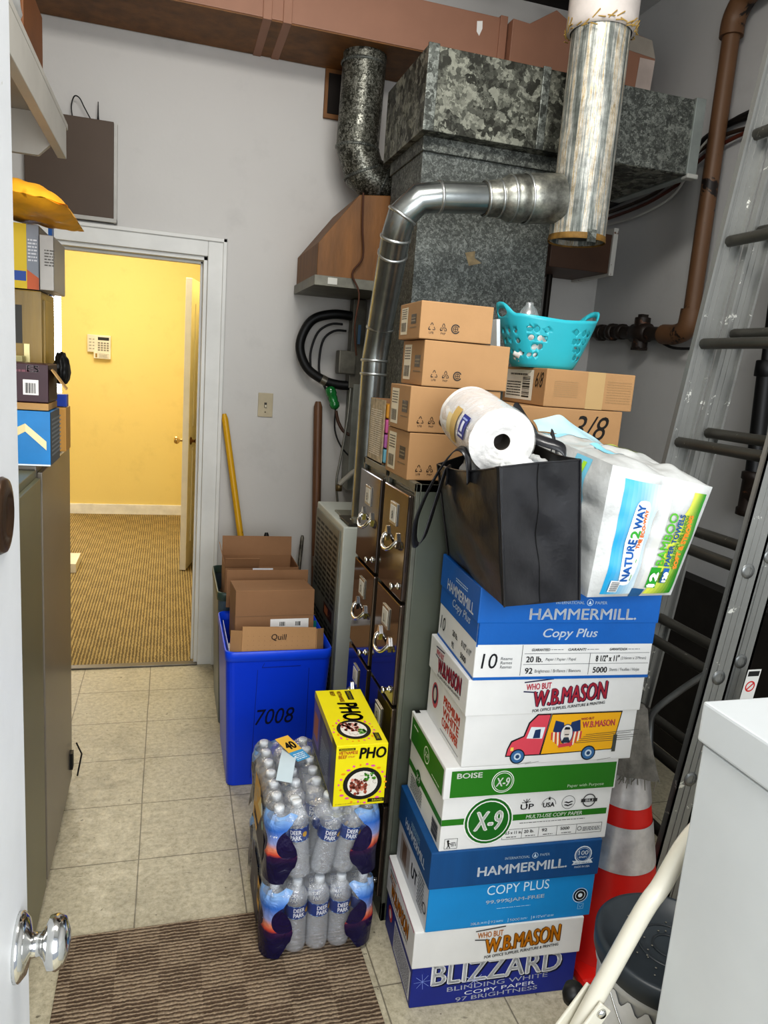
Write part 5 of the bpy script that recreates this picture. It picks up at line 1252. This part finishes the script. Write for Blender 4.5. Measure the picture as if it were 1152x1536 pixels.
# handles of tools behind the bins
def stick(name, label, cat, a, b, r, mt, extra=None):
    t = thing(name, label, cat, (0, 0, 0)); MB().tube([Vector(a), Vector(a).lerp(Vector(b), .98), Vector(b)], [r, r, r*.6], mt, 12).build('handle', t)
    if extra: extra(t)
    return t
m_yp = chipped('d8a616', '4a3c20', .63, 10, .4)
stick('broom_handle', 'yellow tool pole leaning on the back wall beside the doorway', 'tool handle', (.455, 3.46, .02), (.255, 3.62, 1.285), .0155, m_yp, lambda t: MB().tube([(.40, 3.503, .36), (.372, 3.527, .545)], .012, mat('9a9a92', .35, .8), 10).build('sleeve', t))
stick('shovel_handle', 'long brown wooden tool handle upright against the back wall', 'tool handle', (.745, 3.52, .02), (.705, 3.60, 1.372), .0215, mat('6d4b33', .45, 0, .2, 4, .1, 30, streak=(20, 20, 1)), lambda t: MB().tube([(.7336, 3.543, .55), (.732, 3.546, .60)], .0225, mat('8a8478', .4, .8), 12).build('ferrule', t))
stick('black_rod', 'black capped rod end poking up behind the open carton', 'rod', (.475, 3.44, .02), (.475, 3.56, .715), .0125, M_blk)
t = stick('thin_branch', 'thin knobbly grey metal bar behind the bins beside the wooden handle', 'bar', (.60, 3.45, .02), (.658, 3.57, .70), .0095, mat('6a665c', .5, .5, .4, 30, .5, 60))

# ------------------------------------------------------------------ alarm keypad in the hall
t = thing('alarm_keypad', 'cream alarm keypad on the yellow hall wall', 'keypad', (-.615, YW, 1.64))
kx = lambda a: a
m_kp = mat('e6e0cc', .4)
t.location = (-.72, YW, 1.455)
MB().box(0, .20, -.03, 0, .055, .21, m_kp, b=.004).build('housing', t); MB().box(.055, .20, -.045, 0, 0, .055, m_kp, b=.003).build('flip_cover', t)
p = Print((0, -.0302, 0), (1, 0, 0), (0, 0, 1)); p.rect(.09, .165, .185, .192, '2a2a26', 1)
for i in range(4):
    for j_ in range(4): p.rect(.09+i*.025, .07+j_*.021, .108+i*.025, .084+j_*.021, '8c887a', 1)
for i in range(4):
    p.rect(.015, .08+i*.028, .035, .09+i*.028, 'a8a494', 1); p.rect(.045, .08+i*.028, .06, .09+i*.028, 'a8a494', 1)
p.build('keys', t)
p = Print((0, -.0452, 0), (1, 0, 0), (0, 0, 1)); p.frame(.10, .008, .185, .045, .002, 'a09c8c', 1); p.rect(.07, .01, .085, .045, '9a7a30', 1); p.scrib(.105, .012, .07, .028, '8c887a', 2, 4); p.build('cover_print', t)
bx = MB().box(-.78, -.60, 5.3, 5.6, 0.005, .07, mat('e6dcc4', .6), b=.003).build('floor_box'); tag(bx, 'low cream box on the hall carpet peeking past the grey cabinets', 'box')

# ------------------------------------------------------------------ right wall: pipes, cables, ladder
t = thing('gas_pipe', 'brown rusty gas pipe rising in the corner and running low along the right wall', 'pipe', (0, 0, 0))
xw = 2.135
MB().tube([(xw, 3.64, 1.835), (xw, 2.90, 1.80)], .031, M_rustB, 16).build('horizontal_run', t)
MB().tube([(xw, 2.76, 1.86), (xw, 2.77, 3.0)], .034, M_rust, 18).build('riser', t)
m = MB(); m.tube(smoothp([Vector(p) for p in ((xw, 2.93, 1.80), (xw, 2.84, 1.798), (xw, 2.775, 1.825), (xw, 2.762, 1.90))]), .044, M_rust, 18); m.build('lower_elbow', t)
m = MB(); m.tube(smoothp([Vector(p) for p in ((xw, 2.77, 2.96), (xw, 2.765, 3.03), (xw, 2.71, 3.09), (xw, 2.62, 3.10))]), .046, M_rust, 18); m.build('upper_elbow', t)
MB().tube([(xw, 2.66, 3.10), (xw, 1.9, 3.14)], .034, M_rust, 16).build('upper_run', t)
m = MB()
for y, r_ in ((3.44, .042), (3.40, .036), (3.34, .043), (3.26, .038)): m.lathe([(r_-.012, -.02), (r_, -.016), (r_, .016), (r_-.012, .02)], (0, 0, 0), M_rustB, 10, Matrix.Translation((xw, y, 1.82)) @ Matrix.Rotation(PI/2, 4, 'X'))
m.build('coupling', t)
v = MB(); v.lathe([(.028, -.06), (.045, -.05), (.045, .05), (.028, .06)], (0, 0, 0), M_rustB, 12, Matrix.Translation((xw, 3.10, 1.81)) @ Matrix.Rotation(PI/2, 4, 'X')); v.lathe([(.036, -.07), (.036, .07)], (xw, 3.10, 1.81), M_rustB, 10, None, True); v.box(xw-.018, xw+.018, 3.085, 3.115, 1.87, 1.895, M_rustB); v.box(xw-.025, xw+.025, 3.07, 3.13, 1.73, 1.745, M_rustB); v.build('valve', t)
o = MB().tube(smoothp([Vector(p) for p in ((xw, 2.95, 1.77), (xw, 2.85, 1.74), (xw, 2.7, 1.735), (xw, 2.5, 1.74))]), .006, M_blk, 8).build('thin_line'); tag(o, 'thin black line running under the rusty elbow behind the ladder', 'cable')
t = thing('black_pipe', 'black vertical pipe with a tee fitting on the right wall behind the ladder', 'pipe', (0, 0, 0))
MB().tube([(2.15, 2.31, 1.68), (2.15, 2.28, 1.24)], .030, M_blk, 14).build('pipe', t); MB().lathe([(.033, -.03), (.037, -.028), (.037, .028), (.033, .03)], (2.15, 2.31, 1.66), M_blk, 14).build('coupling', t)
m = MB(); m.lathe([(.030, -.09), (.046, -.085), (.046, -.06), (.040, -.055), (.040, .05), (.046, .055), (.046, .08), (.032, .085)], (2.15, 2.275, 1.19), M_rustB, 14, None, True); m.tube([(2.15, 2.275, 1.19), (2.15, 2.15, 1.185)], .042, M_rustB, 14); m.build('tee', t)
m = MB(); m.tube([(2.15, 2.33, 2.0), (2.15, 2.31, 1.68)], .020, M_blk, 12); m.build('upper_pipe', t)
cabs = [([(2.185, 3.62, 2.47), (2.18, 3.25, 2.50), (2.18, 3.0, 2.54), (2.18, 2.90, 2.62), (2.18, 2.70, 2.64), (2.18, 2.45, 2.62), (2.18, 1.8, 2.60)], .012, '141414', 'thick black cable running along the right wall under the duct'),
        ([(2.185, 3.62, 2.44), (2.18, 3.2, 2.46), (2.17, 2.95, 2.56), (2.175, 2.75, 2.60), (2.18, 2.4, 2.57), (2.18, 1.8, 2.56)], .009, '3a2c22', 'dark brown cable just below the thick black one'),
        ([(2.185, 3.62, 2.41), (2.17, 3.25, 2.42), (2.17, 3.0, 2.47), (2.17, 2.88, 2.54), (2.175, 2.6, 2.58), (2.18, 1.8, 2.58)], .008, '5a2a1c', 'reddish cable sagging along the right wall'),
        ([(2.185, 3.62, 2.38), (2.16, 3.3, 2.37), (2.16, 3.05, 2.41), (2.16, 2.95, 2.50), (2.16, 2.93, 2.56)], .006, 'c9c9c4', 'pale loose wire hanging in a loop below the duct corner'),
        ([(2.185, 3.62, 2.49), (2.17, 3.2, 2.52), (2.17, 2.95, 2.60), (2.175, 2.6, 2.655), (2.18, 1.8, 2.62)], .008, '1c1c1c', 'thinner black cable lying on top of the thick black one'),
        ([(2.18, 3.05, 2.50), (2.165, 2.95, 2.545), (2.165, 2.86, 2.60), (2.17, 2.80, 2.62)], .007, 'b8b8b0', 'short pale cable tail beside the duct end')]
for pts, r_, c_, lb in cabs: o = MB().tube(smoothp([Vector(p) for p in pts]), r_, mat(c_, .45, 0, .1), 8).build('wall_cable'); tag(o, lb, 'cable')
o = MB().box(2.17, 2.199, 2.82, 2.90, .60, .68, mat('17150f', .5), b=.003).build('wall_outlet'); tag(o, 'small dark outlet box low on the right wall', 'outlet')
# dark board along the lower right wall; its colour stands in for shadow
struct('shade_board_right', MB().box(2.12, XR, 1.2, D, 0, .78, mat('2b2723', .7, 0, .3, 4, .2, 20)))

t = thing('extension_ladder', 'paint-spattered aluminium extension ladder leaning at the right wall', 'ladder', (0, 0, 0))
lx = lambda z: 1.395+.118*z
def rail(y, dx, wz, name='rail', mt=M_alumW):
    m = MB(); L0, L1 = .0, 3.3
    for (a0, a1, b0, b1) in ((-.040, .040, -.003, .003), (-.040, -.032, -.003, .016*wz), (.032, .040, -.003, .016*wz), (-.012, -.008, -.005, .0), (.008, .012, -.005, .0)):
        A = [(lx(L0)+dx+a, y+b, L0) for a, b in ((a0, b0), (a1, b0), (a1, b1), (a0, b1))]; m.prism(A, (lx(L1)-lx(L0), 0, L1-L0), mt)
    return m.build(name, t)
for dx, oy in ((-.030, 0), (.052, .022)):
    s = 1
    rail(1.95-oy, dx, -1); rail(1.55+oy, dx, 1)
for k_ in range(10):
    z = .185+k_*.303
    for dx, oy, dz in ((-.030, 0, 0), (.052, .022, .035)):
        x = lx(z+dz)+dx; y0, y1 = 1.548+oy, 1.952-oy
        m = MB(); m.tube([(x, y0, z+dz), (x, y1, z+dz)], .0165, M_rung, 12); o = m.build('rung', t)
        e_ = MB()
        for y in (y0, y1): e_.lathe([(.012, -.004), (.021, -.003), (.021, .003), (.012, .004)], (0, 0, 0), M_alum, 16, Matrix.Translation((x, y, z+dz)) @ Matrix.Rotation(PI/2, 4, 'X'))
        e_.build('ferrule', o)
m = MB(); m.tube(smoothp([Vector(p) for p in ((1.43, 1.56, .80), (1.40, 1.62, .72), (1.36, 1.66, .64), (1.355, 1.66, .58), (1.345, 1.63, .50), (1.32, 1.64, .47))]), .010, M_alum, 8); m.build('rung_lock', t)
p = Print((lx(.78)+.02, 1.530, .60), (1, 0, 0), (.14, 0, 1)); p.rect(0, 0, .045, .22, 'e6e6e2', 1); p.ring(.022, .17, .016, .004, 'd02a2a', 2); p.line((.012, .16), (.032, .18), .004, 'd02a2a', 3); p.rect(.004, .20, .041, .215, '202020', 2); p.scrib(.005, .02, .035, .11, '303030', 2, 12)
p.build('warning_sticker', t)
m = MB(); m.box(1.355, 1.46, 1.525, 1.57, 0, .02, M_blk); m.box(1.355, 1.46, 1.93, 1.975, 0, .02, M_blk); m.build('foot', t)

# ------------------------------------------------------------------ cone, rag, bucket, stool frame, white cabinet
t = thing('traffic_cone', 'red-orange traffic cone with two reflective white collars behind the bucket', 'cone', (1.218, 1.555, 0))
m_o = mat('e0241a', .42, 0, .06, 5, .05, 10, name='cone_orange'); rc = lambda z: .020+(.71-z)*.200
MB().box(-.158, .158, -.158, .158, 0, .03, m_o, b=.012).build('base', t)
MB().lathe([(.157, .028), (.154, .035)]+[(rc(z), z) for z in (.06, .2, .4, .6, .69)]+[(.018, .70), (0, .70)], (0, 0, 0), m_o, 40).build('body', t)
m_rf = mat('d8d4d2', .3, .35, .2, 14, .3, 30, name='reflective_sheet')
def coll(z0, z1):
    def f(a, b): z = z0+(z1-z0)*b; r = rc(z)+.0018+.0006*noise.noise(Vector((a*20, b*6, 0))); return Vector((r*math.cos(2*PI*a), r*math.sin(2*PI*a), z))
    MB().grid(f, 60, 12, m_rf, closeu=True).build('reflective_collar', t)
coll(.285, .405); coll(.455, .625)
def rag():
    m = MB()
    def f(a, b):
        ang = 2*PI*a; r = .012+.105*b; fold = 1+.18*math.sin(ang*5+1)*b+.1*math.sin(ang*9)*b
        z = .705-.0*b; d = r
        L = .15+.05*max(0, math.cos(ang-3.9))+.04*max(0, math.cos(ang+.5))
        s = b*L; h = max(0, s-.02)
        rr_ = min(s, .02)+.0+h*(.24+.1*math.sin(ang*4)); rr_ = max(rr_, rc(.72-h)+.008) if b > .15 else rr_
        rr_ *= 1+.10*math.sin(ang*6+2)*b
        return Vector((1.218+rr_*math.cos(ang), 1.555+rr_*math.sin(ang), .722-h-.002*noise.noise(Vector((a*20, b*20, 2)))))
    m.grid(f, 90, 30, mat('86827a', .95, 0, .25, 30, .8, 90, name='mop_cloth'), closeu=True)
    rr = random.Random(2)
    for i in range(70):
        a = rr.random(); q = f(a, 1); m.tube([q, q+Vector((rr.uniform(-.008, .008), rr.uniform(-.008, .008), -rr.uniform(.008, .03)))], .0013, mat('8c887e', .95), 4)
    o = m.build('cleaning_rag'); tag(o, 'grey frayed cloth draped over the top of the traffic cone', 'cloth')
rag()
t = thing('plastic_bucket', 'white bucket with dark grey snap-on lid and torn paper label', 'bucket', (1.070, 1.145, 0))
MB().lathe([(0, 0), (.128, 0), (.131, .004), (.142, .30), (.148, .305), (.148, .325), (.144, .33), (.146, .36), (0, .36)], (0, 0, 0), mat('dfe0de', .45, 0, .06), 48).build('pail', t)
m = MB(); m.lathe([(.152, .325), (.156, .335), (.157, .368), (.150, .374), (.142, .374), (.136, .362), (.0, .360)], (0, 0, 0), mat('3a4147', .4, 0, .15, 8, .05, 30), 64); m.lathe([(.060, .362), (.062, .365), (.066, .362)], (0, 0, 0), mat('33393e', .4), 48); m.lathe([(.030, .362), (.032, .364), (.036, .362)], (0, 0, 0), mat('33393e', .4), 40); m.build('lid', t)
m = MB()
def lbl(a, b): an = PI*.95+1.3*a; z = .05+.24*b+.012*math.sin(a*31)*b; r = .1335+.030*(z/.30)*.35+.002; return Vector((r*math.cos(an), r*math.sin(an), z))
m.grid(lbl, 30, 10, mat('f0f0ee', .6)); m.grid(lambda a, b: lbl(a*.6+.3, b*.25)*1.004, 20, 4, mat('1c3f9c', .5)); m.build('paper_label', t)
m = MB(); m.tube(smoothp([Vector(p) for p in ((-.146, 0, .30), (-.13, -.08, .22), (-.05, -.155, .15), (.05, -.155, .15), (.13, -.08, .22), (.146, 0, .30))]), .0025, M_chrome, 6); m.build('bail', t)
rr = random.Random(4); m = MB()
for i in range(26):
    a = rr.uniform(0, 2*PI); r = .13*math.sqrt(rr.random()); m.lathe([(0, 0), (.0025, 0), (.0015, .001)], (r*math.cos(a), r*math.sin(a), .3635), ink('a8a498'), 5)
m.build('paint_specks', t)
blob('black_sack', (.945, .925, .215), (.13, .040, .215), mat('09090a', .35, 0, 0, 4, .9, 22), 'black crumpled plastic sack between the bucket and the white cabinet', 'sack', 21, .18, 2.)
t = thing('stool_frame', 'off-white tubular folding stool frame with riveted pivot bracket', 'stool', (0, 0, 0))
m_cr = mat('ddd9ca', .28, 0, .05, 6, .03, 10, coat=.3, name='cream_enamel')
P = smoothp([Vector(p) for p in ((1.05, .895, .862), (.93, .895, .866), (.875, .895, .855), (.835, .895, .815), (.80, .895, .742), (.76, .895, .67), (.62, .895, .34), (.50, .895, .02))], 6)
MB().tube(P, .0155, m_cr, 18).build('handle_tube', t)
MB().tube([(.665, .868, .455), (.60, .868, .40), (.40, .868, .02)], .0155, m_cr, 16).build('rear_leg', t)
m = MB(); m.prism([(.722, .872, .535), (.700, .872, .555), (.615, .872, .430), (.640, .872, .405)], (0, .006, 0), m_cr); m.prism([(.722, .912, .535), (.700, .912, .555), (.615, .912, .430), (.640, .912, .405)], (0, .006, 0), m_cr); m.build('pivot_bracket', t, .002)
m = MB()
for x, z in ((.703, .535), (.640, .438), (.672, .487)): m.lathe([(0, 0), (.009, 0), (.007, .004), (0, .005)], (0, 0, 0), M_chrome, 14, Matrix.Translation((x, .872, z)) @ Matrix.Rotation(PI/2, 4, 'X'))
m.build('rivet', t)
m = MB(); m.lathe([(0, -.016), (.016, -.014), (.019, 0), (.016, .014), (0, .016)], (.69, .935, .515), M_blk, 16); m.build('rubber_cap', t)
t = thing('metal_cabinet', 'white enamelled metal cabinet at the right foreground', 'cabinet', (.778, -.15, 0))
m_wc = mat('d3d7d8', .3, 0, .05, 2, .03, 6, coat=.2, name='white_enamel')
MB().box(.006, .50, 0, .99, 0, 1.03, m_wc, b=.003).build('body', t)
MB().box(0, .506, -.006, .997, 1.035, 1.098, m_wc, b=.004).build('top_cap', t)
m = MB(); m.box(.0, .003, .3, .306, .80, .806, mat('b08060', .7)); m.build('rust_spot', t)
# spare dark shelf edge and objects in the dark corner behind the cone
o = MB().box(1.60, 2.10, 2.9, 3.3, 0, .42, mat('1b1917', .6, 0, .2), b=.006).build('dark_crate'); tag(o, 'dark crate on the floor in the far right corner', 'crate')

# ------------------------------------------------------------------ left side: cabinets and stacked goods
m_ol = mat('7d7a60', .35, .2, .05, 2); m_gr = mat('8c8478', .30, .25, .05, 2)
def locker(label, y0, y1, mt, z1):
    t = thing('storage_cabinet', label, 'cabinet', (-.322, y0, 0)); MB().box(-.45, 0, 0, y1-y0, 0, z1, mt, b=.003).build('body', t)
    MB().box(0, .012, .012, y1-y0-.012, .04, z1-.02, mt, b=.002).build('door', t)
    return t
m_gr2 = m_gr
locker('olive metal cabinet nearest the entry door on the left side', 1.45, 2.02, m_ol, 1.235)
lk = locker('grey metal cabinet standing next to the hall doorway', 2.024, 2.60, m_gr, 1.245)
m = MB(); m.box(.012, .022, .50, .53, .10, .16, M_blk); m.build('latch', lk)
o = MB().tube([(-.296, 2.60, .16), (-.282, 2.63, .10), (-.296, 2.62, .02)], .003, M_blk, 6).build('door_wire'); tag(o, 'thin bent black wire at the edge of the grey cabinet', 'wire')
# hutch
t = thing('wooden_hutch', 'tan wooden hutch with a brass lock strip above the left cabinets', 'hutch', (-.333, 2.215, 1.247))
m_hw = mat('8f7434', .35, 0, .15, 3, .05, 20, streak=(8, 8, .6)); MB().box(-.42, 0, 0, .23, 0, .44, m_hw, b=.003).build('body', t)
MB().box(-.006, .004, .03, .20, .02, .42, m_hw, b=.002).build('door', t)
m = MB(); m.box(-.045, -.030, -.004, 0, .18, .30, mat('d9cc96', .3, .4)); m.build('lock_strip', t, .001)
p = Print((-.42, 0, 0), (1, 0, 0), (0, 0, 1)); p.rect(.28, .30, .372, .40, '33302a', 1); p.rect(.345, .31, .352, .39, 'e8e6e0', 2); p.rect(.33, .31, .334, .39, 'e8e6e0', 2); p.build('vent_slots', t)
o = MB().box(-.46, -.372, 2.155, 2.205, 1.40, 1.665, mat('a59c6c', .45), b=.003).build('file_holder'); tag(o, 'plain olive file holder standing before the wooden hutch', 'file holder'); o.location.z = -.15
# boxes on cabinet
def prod(name, label, x0, x1, y0, y1, z0, z1, front, side, fn=None, fs=None, cat='box'):
    t = thing(name, label, cat, (x0, y0, z0)); MB().box(0, x1-x0, 0, y1-y0, 0, z1-z0, mat(front, .4), b=.002).build('carton', t)
    p = Print((x1-x0, 0, 0), (0, 1, 0), (0, 0, 1)); p.rect(.002, .002, y1-y0-.002, z1-z0-.002, side, 1)
    if fs: fs(p)
    p.build('side_print', t)
    if fn: p = Print((0, 0, 0), (1, 0, 0), (0, 0, 1)); fn(p); p.build('front_print', t)
    return t
prod('product_box', 'blue box with a cream ribbon print on the left cabinets', -.42, -.283, 1.99, 2.15, 1.249, 1.385, '1c7fc0', '4a5560', lambda p: (p.poly([(.03, .055), (.08, .085), (.08, .105), (.03, .078)], 'e0cf9a', 1), p.poly([(.08, .105), (.08, .085), (.128, .040), (.128, .062)], 'eadcae', 2), p.rect(.0, .0, .137, .004, 'dfe6ea', 1)), lambda p: p.scrib(.02, .02, .16, .10, '8a96a0', 2, 9))
o = MB().box(-.42, -.288, 2.0, 2.15, 1.387, 1.404, mat('b58d58', .7), b=.001).build('flat_tray'); tag(o, 'flat tan cardboard layer between the blue and the maroon box', 'cardboard')
prod('product_box', 'dark maroon box with white barcode label above the blue box', -.42, -.288, 2.0, 2.15, 1.406, 1.50, '3a1a24', '2a1418', lambda p: (p.rect(.075, .018, .110, .055, 'e8e4e0', 1), p.bars(.080, .022, .025, .025, '2a2a2a', 2, 12), p.scrib(.04, .07, .05, .012, '7a4a54', 1, 1), p.text('ES', .085, .074, .026, .016, 'd8ccd0', 1, .01)))
o = MB().box(0, .06, 0, .10, 0, .003, mat('b8925c', .7)).build('carton_flap'); o.location = (-.285, 2.02, 1.487); o.rotation_euler = (0, .95, .1); tag(o, 'loose tan cardboard flap sticking out beside the maroon box', 'cardboard')
blob('black_hat', (-.30, 2.34, 1.48), (.022, .05, .05), M_blk, 'black fabric hat hanging beside the maroon box', 'hat', 31, .15)
o = MB().box(-.33, -.285, 2.32, 2.36, 1.385, 1.42, mat('2040a0', .4), b=.002).build('blue_carton'); tag(o, 'tiny blue carton behind the maroon box', 'box'); o.location = (0, 0, -.01)
o2 = MB().box(-.34, -.285, 2.30, 2.40, 1.247, 1.373, mat('c09048', .5), b=.002).build('tan_carton'); tag(o2, 'narrow orange-tan carton standing behind the blue box', 'box')
# on hutch
prod('product_box', 'yellow and grey printed box standing on the wooden hutch', -.46, -.338, 2.22, 2.40, 1.69, 1.855, '8a8f98', '8a8478', lambda p: (p.rect(.0, .0, .092, .165, 'e0c020', 1), p.rect(.0, .02, .090, .045, '2a50a0', 2), p.poly([(.092, .0), (.121, .0), (.121, .03), (.092, .05)], 'c86030', 1), p.scrib(.095, .07, .022, .06, 'd8d8dc', 1, 7)))
prod('product_box', 'pale grey box leaning beside the yellow box on the hutch', -.334, -.300, 2.20, 2.42, 1.69, 1.83, 'b0aca6', 'a8a49c', lambda p: p.scrib(.012, .06, .024, .045, '5a5650', 1, 6))
o = MB().box(-.345, -.335, 2.43, 2.47, 1.69, 1.90, mat('2a60a8', .4)).build('blue_folder'); tag(o, 'thin blue folder standing behind the pale grey box', 'folder')
o.location = (0, -.0, 0)
def envl():
    m = MB()
    def f(a, b, s):
        x = -.47+.228*a; y = 1.98+.40*b; e_ = max(0, 1-(2*abs(a-.5))**4)*max(0, 1-(2*abs(b-.5))**6)
        z = 1.892+.042*e_*s-.03*max(0, (a-.45))**1.3*1.3+.006*noise.noise(Vector((a*7, b*7, s)))-.02*b*0
        return Vector((x, y, z))
    mt = mat('efab2c', .5, 0, .16, 9, 1.0, 11, name='padded_envelope_paper')
    m.grid(lambda a, b: f(a, b, 1), 30, 30, mt); m.grid(lambda a, b: f(a, b, -.6), 30, 30, mt); o = m.build('padded_envelope', weld=True); tag(o, 'crumpled yellow padded envelope lying on top of the hutch boxes', 'envelope')
    p = Print((-.258, 2.0, 1.846), (0, 1, 0), (.3, 0, 1)); 
envl()
# high shelf
t = thing('wall_shelf', 'white painted shelf with deep front board high on the left wall', 'shelf', (0, 0, 0))
m_sh = mat('b9b6ae', .5, 0, .06)
MB().box(-.775, -.31, 1.2, 2.60, 2.190, 2.208, m_sh).build('board', t, .002); MB().box(-.335, -.310, 1.2, 2.56, 2.10, 2.190, m_sh).build('front_board', t, .002)
m = MB(); m.prism([(-.335, 2.44, 2.19), (-.335, 2.44, 2.11), (-.37, 2.44, 2.075), (-.775, 2.44, 2.075), (-.775, 2.44, 2.19)], (0, .02, 0), m_sh); m.build('bracket', t, .002)
o = MB().box(-.70, -.372, 2.26, 2.56, 2.210, 2.475, mat('7a4a22', .6), b=.003).build('brown_carton'); tag(o, 'brown carton on the high shelf, half hidden by the wrapped bundle', 'box')
b_ = blob('wrapped_bundle', (-.43, 1.93, 2.345), (.095, .28, .135), mat('cfd0ce', .3, 0, .12, 9, .7, 18, coat=.4), 'pale plastic wrapped bundle at the edge of the high shelf', 'bundle', 17, .16, 2.)
# mat
o = MB().box(-.24, .525, .72, 1.835, .0005, .010, weave_mat('5e4c3c', 'ab9880', .105, .0115, 'x', 'ribbed_mat', .7)).build('floor_mat', None, .002); tag(o, 'ribbed brown block-pattern carpet mat on the tiles', 'mat')

# ------------------------------------------------------------------ lights
def area(name, loc, tgt, size, power, col=(1, 1, 1), sy=None):
    l = bpy.data.lights.new(name, 'AREA'); l.energy = power; l.color = col; l.shape = 'RECTANGLE'; l.size = size; l.size_y = sy or size
    o = bpy.data.objects.new(name, l); C.objects.link(o); o.location = loc
    o.rotation_euler = (Vector(tgt)-Vector(loc)).to_track_quat('-Z', 'Y').to_euler(); return o
area('entry_daylight', (.3, -1.3, 1.75), (.6, 2.0, .7), 2.4, 74, (.96, .985, 1.0), 1.8)
area('room_lamp', (.35, .9, 3.25), (.45, 2.2, 0), 1.0, 36, (1, .97, .92), .5)
area('hall_lamp', (-.5, 5.6, 2.85), (-.4, 5.8, 0), 1.4, 52, (1, .94, .80))
area('hall_lamp_far', (-1.6, 8.4, 2.8), (-1.6, 8.4, 0), 1.2, 40, (1, .93, .78))
w = bpy.data.worlds.new('world'); w.use_nodes = True; bpy.context.scene.world = w
w.node_tree.nodes['Background'].inputs[0].default_value = (.80, .88, 1, 1); w.node_tree.nodes['Background'].inputs[1].default_value = .55
sc = bpy.context.scene; sc.view_settings.view_transform = 'Standard'; sc.view_settings.exposure = -.02
try: sc.view_settings.look = 'Medium High Contrast'
except Exception: pass
for o in list(C.objects):
    if o.type == 'MESH' and o.name.split('.')[0] in ('flange', 'seam_bands', 'seams', 'bands', 'rivet', 'seam_band', 'ferrule', 'foot'): split_loose(o)
